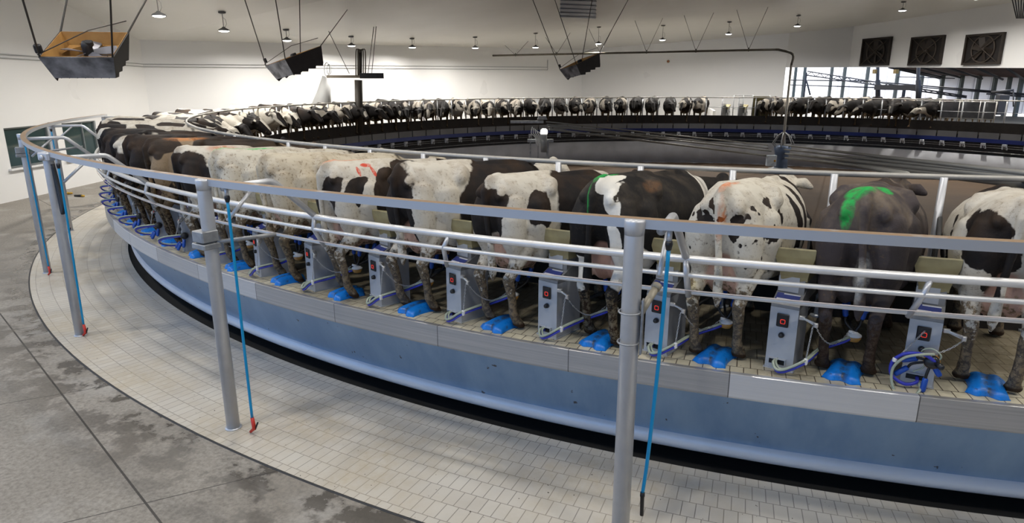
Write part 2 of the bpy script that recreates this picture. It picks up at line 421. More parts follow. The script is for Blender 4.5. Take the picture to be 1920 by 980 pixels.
for i, (s0, s1) in enumerate(((s_a, s_b), (s_c, s_d))):
    wi = thing('window_%d' % (i+1), None, None, (0, 0, 0)); wi['kind'] = 'structure'
    rzl = atan2(ld.y, ld.x); mid = lw((s0+s1)/2)
    Mx = Matrix.Rotation(rzl, 3, 'Z'); w = s1-s0; h = WZ1-WZ0; zc = (WZ0+WZ1)/2
    def lp(o, z): v = lw((s0+s1)/2+o[0])+nrm*o[1]; return (v.x, v.y, z)
    f = MB()
    for e in (-1, 1): f.box(lp((e*(w/2-.02), .1), zc), (.04, .12, h), Mx); f.box(lp((0, .1), zc+e*(h/2-.02)), (w, .12, .04), Mx)
    if i == 1: f.box(lp((w*.12, .1), zc), (.04, .1, h), Mx)
    f.build('window_frame', frame_m, wi)
    g = MB(); g.box(lp((0, .10), zc), (w-.06, .012, h-.06), Mx); g.build('pane', glass_m, wi)
    g = MB(); g.box(lp((0, -.02), WZ0-.025), (w+.2, .16, .05), Mx); g.build('window_sill', sill_m, wi)
wall('wall_back', A, B, 0, 0, zA+.1, zB+.1)
wall('wall_far', B, C, 0, 0, zB+.1, zC+.1)
zo1, zo2 = 4.12, zat(K, 1585, 126)
wall('wall_right', C, K, zo1, zo2, zC+.1, zK+.1)
zo3 = zat(Dp, 1915, 128)
wall('wall_fan', K, Dp, zo2, zo3, zK+.1, zDp+.1)
wall('wall_side', Dp, E_, 0, 0, zDp+.1, zE+.1)
Q1, Q2, Q3 = Vector((24, -14)), Vector((10, -34)), Vector((3, -33.7))
wall('wall_unseen_right', E_, Q1, 0, 0, zE+.1, 10.3); wall('wall_unseen_near', Q1, Q2, 0, 0, 10.3, 9.6); wall('wall_unseen_rear', Q2, Q3, 0, 0, 9.6, 9.2)  # unseen walls closing the right side, added to cut the sky light
# ------------------------------------------------------------------ floors
t = NT('worn_concrete'); P = t.obj(); s = t.n('SeparateXYZ'); t.l(P, s.inputs[0]); X, Y = s.outputs[0], s.outputs[1]
n1 = t.noise(P, .55, 5, .6); n2 = t.noise(P, 2.3, 5, .65); n3 = t.noise(P, 26, 4, .7)
col = t.mix(t.step(n1, .34, .66), (.36, .335, .295, 1), (.25, .225, .19, 1))
col = t.mix(t.step(n3, .38, .70), col, (.17, .155, .135, 1))
col = t.mix(t.math('MULTIPLY', t.step(t.noise(P, .9, 3, .6), .55, .68), .55), col, (.40, .385, .36, 1))
rr = t.vm('LENGTH', t.vm('MULTIPLY', P, (1, 1, 0)))
wet = t.math('MULTIPLY', t.step(rr, 20.35, 19.4), t.step(n2, .48, .54))
col = t.mix(t.math('MULTIPLY', wet, .85), col, (.075, .066, .055, 1))
# saw-cut joints on a 2.54 m grid laid along the aisle
u = t.math('ADD', t.math('MULTIPLY', X, .905), t.math('MULTIPLY', Y, -.424)); v = t.math('ADD', t.math('MULTIPLY', X, .50), t.math('MULTIPLY', Y, .866))
def joint(c, off, wdt): return t.math('LESS_THAN', t.math('PINGPONG', t.math('ADD', c, off), 1.27), wdt)
u0 = .905*-6.67+.424*18.53; v0 = .424*-6.67-.905*18.53
v = t.math('ADD', t.math('MULTIPLY', X, .424), t.math('MULTIPLY', Y, .905)); v0 = .424*-6.67+.905*-18.53
u = t.math('ADD', t.math('MULTIPLY', X, .72), t.math('MULTIPLY', Y, -.69)); u0 = .72*-6.67+.69*18.53
jm = t.math('MAXIMUM', joint(u, -u0+2.54*20, .005), joint(v, -v0+2.54*20, .009))
col = t.mix(t.math('MULTIPLY', jm, .9), col, (.03, .027, .024, 1))
conc = t.set(col, t.step(wet, 0, 1, .62, .22), 0, .4); t.bump(n3, .2, .006)
mb = MB(); mb.ringprof([(19.29, -.3), (70, -.3), (70, 0), (19.29, 0)], n=180, smooth=False); tag(mb.build('floor', conc), kind='structure')

def tile_mat(name, c1, c2, dirty, dirt_col, mortar, scale_r, scale_t, dirt_lo, rough):
    t = NT(name); P = t.obj(); s = t.n('SeparateXYZ'); t.l(P, s.inputs[0])
    r = t.vm('LENGTH', t.vm('MULTIPLY', P, (1, 1, 0))); th = t.math('ARCTAN2', s.outputs[0], t.math('MULTIPLY', s.outputs[1], -1))
    cb = t.n('CombineXYZ'); t.l(t.math('MULTIPLY', th, 18.5), cb.inputs[0]); t.l(r, cb.inputs[1])
    b = t.n('TexBrick', offset=.5); t.l(cb.outputs[0], b.inputs['Vector'])
    for k, v in (('Color1', c1), ('Color2', c2), ('Mortar', mortar), ('Scale', 1.0), ('Mortar Size', .0038), ('Mortar Smooth', .1), ('Bias', 0.0), ('Brick Width', scale_t), ('Row Height', scale_r)): b.inputs[k].default_value = v
    n1 = t.noise(P, .9, 4, .6); n2 = t.noise(P, 7, 5, .7)
    d = t.math('MULTIPLY', t.step(n1, dirt_lo, dirt_lo+.22), t.step(n2, .25, .65))
    if name == 'deck_tile': d = t.math('MAXIMUM', d, t.math('MULTIPLY', t.step(r, 17.72, 17.35), t.step(n2, .22, .5, .55, 1.0)))  # dirt where cows stand, deepened to paint in the shade between them
    d = t.math('MULTIPLY', d, dirty)
    col = t.mix(d, b.outputs['Color'], dirt_col)
    col = t.mix(t.step(t.noise(P, 30, 2, .5), .735, .75), col, (.06, .045, .025, 1))
    t.set(col, t.step(n2, .3, .7, rough-.08, rough+.1), 0, .5); t.bump(b.outputs['Fac'], -.25, .004)
    return t.m
tile_m = tile_mat('walkway_tile', (.53, .50, .44, 1), (.49, .455, .395, 1), .7, (.42, .35, .24, 1), (.24, .22, .19, 1), .19, .105, .42, .42)
deck_m = tile_mat('deck_tile', (.60, .55, .42, 1), (.55, .50, .36, 1), .75, (.10, .072, .035, 1), (.07, .055, .04, 1), .21, .105, .46, .45)
mb = MB(); mb.ringprof([(17.745, -.3), (19.27, -.3), (19.27, .004), (17.745, .004)], n=360, smooth=False); tag(mb.build('floor_walkway', tile_m), kind='structure')
gap_m = plain('dark_gap', (.012, .012, .012, 1), .8)
mb = MB(); mb.ringprof([(16.5, -.3), (17.745, -.3), (17.745, -.05), (16.5, -.05)], n=240, smooth=False); tag(mb.build('floor_gap', gap_m), kind='structure')
seam_m = plain('joint_seal', (.03, .03, .03, 1), .7)
mb = MB(); mb.ringprof([(19.27, -.2), (19.29, -.2), (19.29, .006), (19.27, .006)], n=360); tag(mb.build('trim_1', seam_m), kind='structure')
brown = plain('wet_brown_concrete', (.115, .070, .036, 1), .75, 0, 0, .5, col2=(.085, .052, .028, 1))
mb = MB(); mb.ringprof([(.02, -1.4), (16.2, -1.4), (16.2, -1.2), (.02, -1.2)], n=120, smooth=False); tag(mb.build('floor_pit', brown), kind='structure')
pitw = plain('pit_wall_paint', (.52, .53, .56, 1), .55, 0, .2, 1.2)
mb = MB(); mb.ringprof([(16.2, -1.2), (16.45, -1.2), (16.45, -.02), (16.2, -.02)], n=240); tag(mb.build('wall_pit', pitw), kind='structure')

# ------------------------------------------------------------------ carousel platform
plat = thing('rotary_platform', 'huge round milking carousel deck of yellow tile with steel rim and blue-grey skirt', 'milking carousel', (0, 0, 0))
mb = MB(); mb.ringprof([(16.36, .86), (17.985, .86), (17.985, ZD), (16.36, ZD)], n=360, smooth=False); mb.build('deck', deck_m, plat)
t = NT('brushed_rim'); P = t.obj(); s = t.n('SeparateXYZ'); t.l(P, s.inputs[0]); th = t.math('ARCTAN2', s.outputs[0], t.math('MULTIPLY', s.outputs[1], -1))
cb = t.n('CombineXYZ'); t.l(t.math('MULTIPLY', th, 9), cb.inputs[0]); t.l(t.math('MULTIPLY', s.outputs[2], 45), cb.inputs[1])
br = t.noise(cb.outputs[0], 1.3, 4, .6)
plate = t.n('TexWhiteNoise', noise_dimensions='1D'); t.l(t.math('FLOOR', t.math('MULTIPLY', th, 14.0)), plate.inputs['W'])
pj = t.math('LESS_THAN', t.math('FRACT', t.math('MULTIPLY', th, 14.0)), .006)
c = t.mix(t.step(br, .35, .68), (.47, .465, .46, 1), (.36, .355, .35, 1))
c = t.mix(t.math('MULTIPLY', t.step(plate.outputs[0], .45, .6), .6), c, (.85, .87, .90, 1))
rim_m = t.set(t.mix(pj, c, (.12, .12, .12, 1)), t.step(br, .3, .7, .28, .5), .55)
mb = MB(); mb.ringprof([(17.96, .835), (18.005, .83), (18.012, .845), (18.012, ZD+.0), (18.005, ZD+.004), (17.96, ZD+.002)], n=360, smooth=False); mb.build('rim_plate', rim_m, plat)
t = NT('skirt_steel'); P = t.obj(); s = t.n('SeparateXYZ'); t.l(P, s.inputs[0]); th = t.math('ARCTAN2', s.outputs[0], t.math('MULTIPLY', s.outputs[1], -1))
cb = t.n('CombineXYZ'); t.l(t.math('MULTIPLY', th, 60), cb.inputs[0]); t.l(t.math('MULTIPLY', s.outputs[2], 1.5), cb.inputs[1])
nz = t.noise(cb.outputs[0], .8, 4, .6)
c = t.mix(t.step(nz, .4, .75), (.21, .33, .50, 1), (.32, .45, .60, 1)); c = t.mix(t.step(t.noise(P, 9, 3, .5), .71, .73), c, (.07, .07, .08, 1))
skirt_m = t.set(c, t.step(nz, .3, .7, .32, .44), .45)
mb = MB(); mb.ringprof([(17.55, .22), (17.63, .22), (17.94, .86), (17.86, .86)], n=360, smooth=False); mb.build('skirt', skirt_m, plat)
bump_m = plain('bumper_pipe_paint', (.66, .70, .76, 1), .38, .15, .10, 2)
mb = MB(); mb.ringprof([(17.60+.085*cos(a*pi/6), .185+.085*sin(a*pi/6)) for a in range(12)], n=360); mb.build('bumper_pipe', bump_m, plat)
kerb_m = plain('dirty_kerb', (.022, .017, .013, 1), .7, 0, .5, 4)
mb = MB(); mb.ringprof([(16.28, .97), (16.37, .97), (16.37, 1.42), (16.28, 1.42)], n=240, smooth=False); mb.build('inner_kerb', kerb_m, plat)
pan_m = plain('grey_drum_panel', (.23, .235, .24, 1), .5, .2, .2, 1.0)
STALL = 3.0482
def tb(k): return -17.15+STALL*k          # divider cabinet of stall k
def tc(k): return tb(k)+1.52              # cow between cabinets k and k+1
mb = MB()
for k in range(-76, -16):
    t0 = tb(k)+1.45; mb.ringprof([(16.26, .70), (16.31, .70), (16.31, .97), (16.26, .97)], t0+.10, t0+STALL-.10, 3, False)
mb.build('drum_panel', pan_m, plat)
blue_ch = plain('navy_channel', (.008, .018, .12, 1), .4, .3)
mb = MB(); mb.ringprof([(16.20, .53), (16.31, .53), (16.31, .70), (16.24, .70)], n=240, smooth=False); mb.build('wiring_channel', blue_ch, plat)
mb = MB(); mb.ringprof([(16.40, .0), (16.5, .0), (16.5, .86), (16.40, .86)], n=240, smooth=False); mb.build('inner_skirt', dark_m, plat)
for z in (.42, .33, .12):
    mb = MB(); mb.ringprof([(16.22+.016*cos(a*pi/3), z+.016*sin(a*pi/3)) for a in range(6)], n=240); mb.build('drum_pipe', galv2, plat)
valve = MB()
valve.rbox((0, 0, .06), (.15, .12, .10), .015); valve.rbox((.075, 0, .0), (.05, .10, .22), .012); valve.tube([(-.05, -.02, .03), (-.09, -.03, -.05), (-.085, -.03, -.11)], .022, 8); valve.tube([(.0, -.03, .02), (-.01, -.05, -.10)], .018, 8); valve.ell((-.085, -.03, -.11), (.04, .03, .022))
vme = valve.mesh('pulsator_valve', plain('pulsator_white', (.55, .58, .62, 1), .4))
for k in range(-76, -24):
    o = bpy.data.objects.new('pulsator_valve', vme); COL.objects.link(o); o.parent = plat; tt = tb(k)+.3; o.location = pol(16.15, tt, .40); o.rotation_euler = (0, 0, rad(tt))
# head rail
hr_m = plain('head_rail_paint', (.46, .44, .40, 1), .45, .3, .2, 5)
RH, ZH = 16.36, 2.385
mb = MB(); mb.ringprof([(RH+.026*cos(a*pi/4), ZH+.026*sin(a*pi/4)) for a in range(8)], n=360); mb.build('head_rail', hr_m, plat)
mb = MB(); mb.ringprof([(RH+.013*cos(a*pi/3), 1.86+.013*sin(a*pi/3)) for a in range(6)], -240, -64, n=180); mb.build('chest_rail', galv2, plat)
p = MB(); p.tube([(0, 0, 0), (0, 0, ZH-ZD)], .032, 10); p.tube([(0, 0, 0), (0, 0, .02)], .07, 10)
pm = p.mesh('rail_post', galv)
for k in list(range(-70, -17))+list(range(-4, 9)):
    o = bpy.data.objects.new('rail_post', pm); COL.objects.link(o); o.parent = plat; o.location = pol(RH+.02, tb(k)+1.45, ZD)

# ------------------------------------------------------------------ outer guard fence
RR, ZR = 18.985, 2.36
PT = [-1.86, -13.45, -25.03, -36.6, -48.2, -59.8]
fence = thing('guard_fence', 'curved galvanised guard fence with three pipes and a flat rusty-topped rail round the carousel', 'fence', (0, 0, 0))
t = NT('flat_rail'); ge = t.n('NewGeometry'); s = t.n('SeparateXYZ'); t.l(ge.outputs['True Normal'], s.inputs[0]); nz = t.noise(t.obj(), 6, 4, .6)
topf = t.math('MULTIPLY', t.step(s.outputs[2], .5, .8), t.step(nz, .2, .45))
frail_m = t.set(t.mix(topf, (.52, .53, .55, 1), (.30, .205, .125, 1)), .5, t.step(topf, 0, 1, .65, .0))
mb = MB(); mb.ringprof([(RR-.035, ZR-.03), (RR+.035, ZR-.03), (RR+.035, ZR+.028), (RR-.035, ZR+.028)], -60, 26, 160, False); mb.build('top_rail', frail_m, fence)
def arc_pipe(R, z, r, t0, t1, n=140, m=8): 
    mb.ringprof([(R+r*cos(2*pi*a/m), z+r*sin(2*pi*a/m)) for a in range(m)], t0, t1, n)
for R, z, r in ((18.02, 1.908, .031), (18.06, 1.795, .019), (17.95, 1.63, .019)):
    mb = MB(); arc_pipe(R, z, r, -62, 24); mb.build('pipe_rail', pipe_m, fence)
mb = MB(); arc_pipe(18.04, 1.672, .0045, -64, 24, m=5); mb.build('wire', plain('pale_wire', (.7, .6, .55, 1), .5), fence)
for a in (3.9, -7.65, -19.2, -30.8, 15.5):
    mb = MB(); mb.tube([pol(18.02, a, 1.905), pol(18.06, a-.12, 1.80), pol(17.95, a-.25, 1.60)], .021, 8); mb.build('hanger', galv, fence)
for i, a in enumerate(PT+[9.75]):
    po = MB(); b0 = pol(19.02, a)
    po.tube([b0, b0+Vector((0, 0, 2.30)), b0+Vector((0, 0, 2.335))], [.060, .060, .060], 20); po.tube([b0+Vector((0, 0, .004)), b0+Vector((0, 0, .016))], .075, 20)
    po.tube([b0+Vector((0, 0, 2.29)), b0+Vector((0, 0, 2.335)), b0+Vector((0, 0, 2.372)), b0+Vector((0, 0, 2.387))], [.060, .063, .066, .062], 20)
    po = po.build('post', galv, fence)
    ar = MB(); q = a+.45
    ar.tube([pol(18.95, q, 2.31), pol(18.48, q, 2.31), pol(18.44, q+.01, 2.305), pol(18.40, q+.02, 2.285), pol(18.02, q+.2, 1.92)], .029, 12)
    ar.tube([pol(18.02, q+.2, 1.92), pol(18.06, q+.25, 1.80), pol(17.95, q+.3, 1.60)], .024, 10)
    ar.tube([pol(18.93, q+.0, 2.02), pol(18.62, q+.02, 2.29)], .018, 8)
    ar.build('bracket_arm', galv, fence)
    if i == 0:
        cl = MB(); zc = on_ring(1180, 578, 19.0, False).z
        for dz in (0, -.20):
            cl.tube([pol(19.06, a, zc+dz)+Vector((.066*cos(k*pi/10), .066*sin(k*pi/10), 0)) for k in range(21)], .006, 6, closed=True)
        cl.box(pol(19.03, a+.23, zc-.10), (.012, .05, .36)); cl.build('clamp', galv2, po)
        rd = MB(); r0, r1 = on_ring(1200, 588, 19.0, False), on_ring(1229, 541, 18.85, False); rd.tube([r0, r0.lerp(r1, .5), r1], [.024]*3, 10); rd.tube([r1, r1+(r1-r0).normalized()*.035], .030, 10); rd.build('sensor_rod', plain('dirty_rod', (.40, .36, .28, 1), .5, .3), po)
    elif i in (1, 3):
        zc = on_ring(385, 437, 19.0, False).z if i == 1 else on_ring(66, 309, 19.0, False).z
        cl = MB(); M = Matrix.Rotation(rad(a), 3, 'Z'); cl.rbox(pol(19.06, a, zc), (.16, .16, .10), .01, M); cl.rbox(pol(19.06, a, zc-.085), (.19, .17, .05), .01, M)
        cl.tube([pol(19.0, a+.2, zc-.06), pol(18.6, a+1.1, zc-.03)] if i == 1 else [pol(18.98, a, zc-.06), pol(18.2, a+.5, zc+.02)], .018, 8)
        cl.build('clamp', galv2, po)
    elif i == 2:
        cl = MB(); c0 = pol(19.0, a, 2.32); cl.rbox(c0+Vector((0, 0, .01)), (.19, .19, .10), .02); cl.tube([c0+Vector((.0, -.10, .0)), c0+Vector((0, -.115, 0))], .035, 12)
        cl.build('cap_block', galv, po)
        st = MB(); st.tube(curve_pts([pol(19.0, a+.26, 2.24), pol(18.99, a+.35, 2.0), pol(19.0, a+.62, 1.72), pol(19.01, a+.55, 1.66), pol(19.0, a+.30, 1.9), pol(19.0, a+.24, 2.2)], 5), .022, 8)
        st.build('strap', dark_m, po)
# hanging wash hoses
nozm = [('red', red_pl), ('black', black_m)]
lab = ['bright blue wash hose with black nozzle hanging beside the nearest post', 'blue wash hose with red nozzle hanging beside the second-nearest post', 'blue wash hose with red nozzle hanging by the post in front of the office windows', 'blue wash hose with red nozzle hanging by the leftmost post', 'blue wash hose hanging from the far left bend of the top rail']
for i, (a, da, db) in enumerate(((PT[0], .62, .40), (PT[1], .80, .78), (PT[2], .85, .30), (PT[3], .95, .75), (PT[4], .8, .8))):
    h = thing('wash_hose', lab[i], 'hose', pol(RR, a+da, 0), 0, 'wash hoses hanging from the guard fence')
    base = pol(RR, a+da, 0); e = pol(RR, a+db, 0)-base; zt = ZR-.03; zb = .50 if i == 0 else .16
    mb = MB(); mb.tube(curve_pts([(0, 0, zt-.12), (e.x*.25, e.y*.25, 1.5), (e.x*.7, e.y*.7, .8), (e.x, e.y, zb)], 8), .0125, 8); mb.build('tubing', hose_cyan, h)
    mb = MB(); mb.tube([(0, 0, zt), (0, 0, zt-.08)], .017, 8); mb.build('tap', galv, h)
    mb = MB(); mb.tube([(0, 0, zt-.07), (0, 0, zt-.09), (0, 0, zt-.125)], [.021, .024, .017], 10); mb.build('collar', plastic_black, h)
    mb = MB()
    if i == 0: mb.tube([(e.x, e.y, zb+.01), (e.x, e.y, zb-.02), (e.x, e.y, zb-.03), (e.x+.003, e.y, zb-.17)], [.015, .017, .014, .013], 10); mb.build('nozzle', black_m, h); 
    else:
        mb.tube([(e.x, e.y, zb+.01), (e.x+.012, e.y, zb-.10), (e.x-.03, e.y-.01, zb-.14)], [.016, .02, .013], 10)
        nz_ = mb.build('nozzle', red_pl, h); mb = MB(); mb.tube([(e.x+.02, e.y, zb-.11), (e.x+.06, e.y, zb-.03)], .008, 6); mb.build('trigger', black_m, nz_)
# ------------------------------------------------------------------ stall divider cabinets
SKEW = 17.0
def stall_rz(t): return rad(t-SKEW)
label_m = plain('sticker_white', (.62, .63, .66, 1), .4); sticker_b = plain('sticker_blue', (.035, .05, .22, 1), .4)
def make_cabinet():
    c = thing('divider_cabinet', 'x', 'stall cabinet', (0, 0, 0))
    b = MB(); w = .205                                   # lower body, front face at y=0, leaning a little
    b.prism([(-w/2, 0), (w/2, 0), (w/2, .34), (-w/2, .34)], 0, [.50, .50, .50, .50]); o = b
    b.box((0, .165, .005), (w+.02, .35, .01)); b.build('lower_body', [cab_m], c)
    b = MB(); b.prism([(-w/2, .005), (w/2, .005), (w/2, .30), (-w/2, .30)], .50, [.525, .525, .66, .66]); b.build('sloped_top', cab_side, c)
    st = MB(); n = Vector((0, -.42, .9)).normalized(); M = Matrix(((1, 0, 0), (0, .905, -.42), (0, .42, .905)))
    st.box((-.005, .075, .562), (.17, .10, .004), M); st.build('sticker', sticker_b, c)
    st = MB(); st.box((-.03, .052, .5525), (.10, .022, .005), M); st.box((.02, .112, .58), (.12, .012, .005), M); st.build('sticker_panel', label_m, c)
    b = MB(); b.prism([(-.095, .14), (.095, .14), (.095, .60), (-.095, .60)], .50, .84); b.build('upper_body', [cab_side], c)
    b = MB(); b.box((.0, 1.02, .62), (.02, .84, .62)); b.tube([(0, .6, .97), (0, 1.5, 1.0)], .02, 8); b.tube([(0, .62, .2), (0, 1.48, .2)], .018, 8); b.build('divider_panel', plain('divider_dark', (.055, .055, .055, 1), .6, .2), c)
    b = MB(); b.box((-.02, .136, .655), (.15, .006, .12)); b.build('front_plate', cab_m, c)
    # flared fibreglass hood: narrow waist, wide lip, dished top
    h = MB(); rows = [(.69, .098, .132, .62), (.72, .10, .128, .62), (.76, .108, .115, .62), (.81, .126, .10, .60), (.87, .142, .09, .57), (.935, .146, .085, .52), (.945, .138, .093, .51)]
    vs = []; 
    for z, hw, y0, y1 in rows: vs += [(-hw+.015, y0, z), (hw+.01, y0+.01, z+(.012 if z > .8 else 0)), (hw+.02, y1, z-.10*(z > .8)), (-hw, y1, z-.10*(z > .8))]
    fs = [(0, 1, 2, 3)[::-1]]
    for i in range(len(rows)-1):
        for k in range(4): fs.append((i*4+k, i*4+(k+1) % 4, i*4+4+(k+1) % 4, i*4+4+k))
    fs.append(tuple(range(4*len(rows)-4, 4*len(rows)))); h.add(vs, fs, False); h.build('hood', hood_m, c)
    d = MB(); d.rbox((-.005, -.008, .405), (.088, .016, .105), .012); dp = d.build('display', plastic_black, c)
    r = MB(); q = .016; rr = .006
    pts = []
    for cx, cz, a0 in ((q, q, 0), (-q, q, 90), (-q, -q, 180), (q, -q, 270)):
        for k in range(4): a = rad(a0+30*k); pts.append((-.001+(cx-math.copysign(rr, cx))+rr*cos(a), -.0175, .398+(cz-math.copysign(rr, cz))+rr*sin(a)))
    r.tube(pts, .0026, 6, closed=True); r.build('display_ring', red_em, dp)
    k = MB(); k.tube([(-.003, .0, .287), (-.003, -.012, .287), (-.003, -.03, .287), (-.003, -.034, .287)], [.022, .022, .017, .008], 14); k.build('knob', plastic_black, c)
    k = MB(); k.box((-.015, -.012, .092), (.13, .024, .006)); k.box((-.075, -.010, .07), (.006, .02, .05)); k.box((.045, -.010, .07), (.006, .02, .05)); k.build('hose_bracket', cab_m, c)
    k = MB(); k.box((-.015, -.002, .066), (.112, .006, .045)); k.build('hose_slot', black_m, c)
    a = MB(); a.tube([(.10, .02, .455), (.15, -.01, .45), (.235, -.03, .435)], .009, 8); a.tube([(.10, .04, .44), (.16, .02, .43), (.22, -.01, .418)], .007, 8); a.rbox((.235, -.03, .425), (.03, .03, .035), .006); a.rbox((.13, .0, .452), (.045, .03, .03), .006)
    a.build('retractor_arm', plain('arm_zinc', G(.62), .3, .8), c)
    return c
def chain_mb(a, b, sag=0):
    mb = MB(); a, b = Vector(a), Vector(b); L = (b-a).length; n = max(4, int(L/.017)); prev = None
    for i in range(n):
        t = (i+.5)/n; p = a.lerp(b, t)-Vector((0, 0, sag*4*t*(1-t))); t2 = t+.01; p2 = a.lerp(b, t2)-Vector((0, 0, sag*4*t2*(1-t2))); d = (p2-p).normalized()
        u = d.orthogonal().normalized(); u = u if i % 2 else d.cross(u)
        mb.tube([p+d*.011*cos(q*pi/3)+u*.0055*sin(q*pi/3) for q in range(6)], .0026, 4, closed=True)
    return mb
# offset of the cow's stand from its cabinet, in the cabinet's frame
Rb = 17.80; Rc = 17.74
_v = Matrix.Rotation(-stall_rz(0), 3, 'Z') @ (pol(Rc, STALL/2, 0)-pol(Rb, 0, 0)); OX, OY = _v.x, _v.y
Mc = Matrix.Rotation(rad(STALL/2), 3, 'Z')
def cw(x, y, z): v = Mc @ Vector((x, y, 0)); return Vector((OX+v.x, OY+v.y, z))     # cow metres -> cabinet frame
def cup_mesh():
    m = MB(); m.tube([(0, 0, 0), (0, 0, .012), (0, 0, .10), (0, 0, .115)], [.016, .021, .021, .014], 12); return m
def make_cluster_on():
    c = thing('milking_cluster', 'x', 'milking cluster', (0, 0, 0))
    claw = cw(.02, .13, .27)
    m = MB(); m.lathe([(.012, -.045), (.04, -.035), (.052, -.01), (.05, .006)], claw, 16); m.build('claw_bowl', amber, c)
    m = MB(); m.lathe([(.054, .004), (.054, .014), (.03, .03), (.012, .04)], claw, 16); m.tube([claw+Vector((0, 0, .03)), claw+Vector((-.03, -.04, .045))], .012, 8); m.build('claw_lid', white_pl, c)
    for q, (x, y) in enumerate(((-.075, .15), (.075, .15), (-.08, .33), (.08, .33))):
        top = cw(x, y, .525); d = (top-cw(x*.65, y*.7+.04, .36)).normalized(); base = top-d*.115
        M = d.to_track_quat('Z', 'Y').to_matrix().to_4x4()
        m = MB(); m.lathe([(.015, 0), (.021, .012), (.021, .10), (.014, .115)], base, 12, M); cu = m.build('teat_cup', cup_blue, c)
        m = MB(); m.tube(curve_pts([base, base-d*.05, claw+Vector((0, 0, .03))], 5), .010, 8); m.build('liner_tube', black_m, cu)
    s0 = Vector((-.02, -.01, .065)); clip = Vector((.20, -.06, .13))
    pth = curve_pts([s0, s0+Vector((.0, -.05, -.01)), (.02, -.10, .025), (.09, -.10, .05), clip, cw(-.17, -.02, .17), cw(-.03, .06, .24), claw], 6)
    m = MB(); m.tube(pth, .0115, 8); m.build('milk_hose', hose_blue, c)
    for dx, r in (((-.006, -.012, .020), .011), ((.008, .010, .024), .009)):
        m = MB(); m.tube([p+Vector(dx)*(1 if i < len(pth)-4 else .5) for i, p in enumerate(pth)], r, 8); m.build('pulse_tube', hose_clear, c)
    m = MB(); m.rbox(clip+Vector((0, 0, .008)), (.028, .032, .05), .008); m.build('hose_clip', white_pl, c)
    chain_mb((.215, -.035, .415), clip+Vector((0, 0, .03))).build('chain', chain_m, c)
    chain_mb((.235, -.03, .415), cw(-.02, .08, .30), .11).build('chain', chain_m, c)
    return c
def make_cluster_hung():
    c = thing('milking_cluster', 'x', 'milking cluster', (0, 0, 0))
    cl = Vector((.07, -.09, .235)); M = Matrix.Rotation(rad(80), 4, 'X')
    m = MB(); m.lathe([(.012, -.045), (.04, -.035), (.054, -.01), (.052, .01)], cl, 18, M); m.build('claw_bowl', amber, c)
    m = MB(); m.lathe([(.052, .008), (.045, .022), (.02, .035)], cl, 18, M); m.tube([cl+Vector((.03, -.03, .0)), cl+Vector((.06, -.05, -.01)), cl+Vector((.075, -.055, -.015))], [.018, .024, .015], 10); m.build('claw_lid', plastic_black, c)
    loop = [(.09+.0, -.11, .245), (.02, -.13, .29), (-.09, -.14, .28), (-.165, -.13, .20), (-.16, -.12, .09), (-.07, -.11, .035), (.0, -.07, .05), (.0, -.01, .066)]
    m = MB(); m.tube(curve_pts(loop, 7), .0125, 10); m.build('milk_hose', hose_blue, c)
    lp2 = [(.08, -.11, .30), (.0, -.15, .295), (-.10, -.16, .25), (-.16, -.15, .14), (-.13, -.16, .0), (-.03, -.17, -.03), (.03, -.12, .02), (.0, -.02, .06)]
    m = MB(); m.tube(curve_pts(lp2, 7), .010, 8); m.build('pulse_tube', hose_clear, c)
    m = MB(); m.tube(curve_pts([(.09, -.08, .22), (.12, -.1, .29), (.06, -.09, .33), (.0, -.07, .29), (.03, -.08, .19), (-.03, -.08, .13)], 6), .006, 6); m.build('pulse_tube', hose_clear, c)
    for (a, b) in (((.02, -.08, .25), (-.10, -.09, .21)), ((.0, -.09, .23), (-.13, -.10, .10)), ((.055, -.10, .18), (.045, -.11, .02)), ((.09, -.08, .20), (.125, -.09, .15))):
        a, b = Vector(a), Vector(b); d = (b-a).normalized(); M = d.to_track_quat('Z', 'Y').to_matrix().to_4x4()
        m = MB(); m.lathe([(.014, 0), (.020, .01), (.020, .09), (.015, .105)], b-d*.09, 12, M); cu = m.build('teat_cup', cup_blue, c)
        m = MB(); m.tube(curve_pts([b-d*.085, a.lerp(b, .3)+Vector((0, -.01, .01)), cl], 5), .010, 8); m.build('liner_tube', black_m, cu)
    m = MB(); m.rbox((-.155, -.135, .215), (.03, .03, .032), .008); m.build('hose_clip', white_pl, c)
    chain_mb((.235, -.03, .415), (.04, -.09, .29), .03).build('chain', chain_m, c)
    chain_mb((.0, -.02, .43), (-.14, -.125, .23)).build('chain', chain_m, c)
    return c
def make_loop_cluster():
    "cluster hanging off on the far bend: the blue loop pokes out over the rim"
    c = thing('milking_cluster', 'x', 'milking cluster', (0, 0, 0))
    cl = Vector((.14, .02, .22))
    m = MB(); m.ell(cl, (.05, .05, .045)); m.build('claw_bowl', dark_m, c)
    loop = curve_pts([cl, (.06, -.18, .20), (-.02, -.27, .16), (-.10, -.26, .10), (-.12, -.16, .06), (-.06, -.06, .06), (-.02, -.01, .065)], 6)
    m = MB(); m.tube(loop, .0135, 8); m.build('milk_hose', hose_blue, c)
    m = MB(); m.tube([p+Vector((.01, -.012, .02)) for p in loop[:-6]], .010, 8); m.build('pulse_tube', hose_clear, c)
    for q, b in enumerate(((.08, -.07, .09), (.16, -.06, .08), (.10, .0, .10), (.18, .0, .12))):
        b = Vector(b); d = (b-cl).normalized(); M = d.to_track_quat('Z', 'Y').to_matrix().to_4x4()
        m = MB(); m.lathe([(.014, 0), (.020, .01), (.020, .09), (.015, .105)], b-d*.06, 10, M); m.build('teat_cup', cup_blue, c)
    chain_mb((.225, -.03, .415), cl+Vector((-.05, -.10, .0))).build('chain', chain_m, c)
    return c
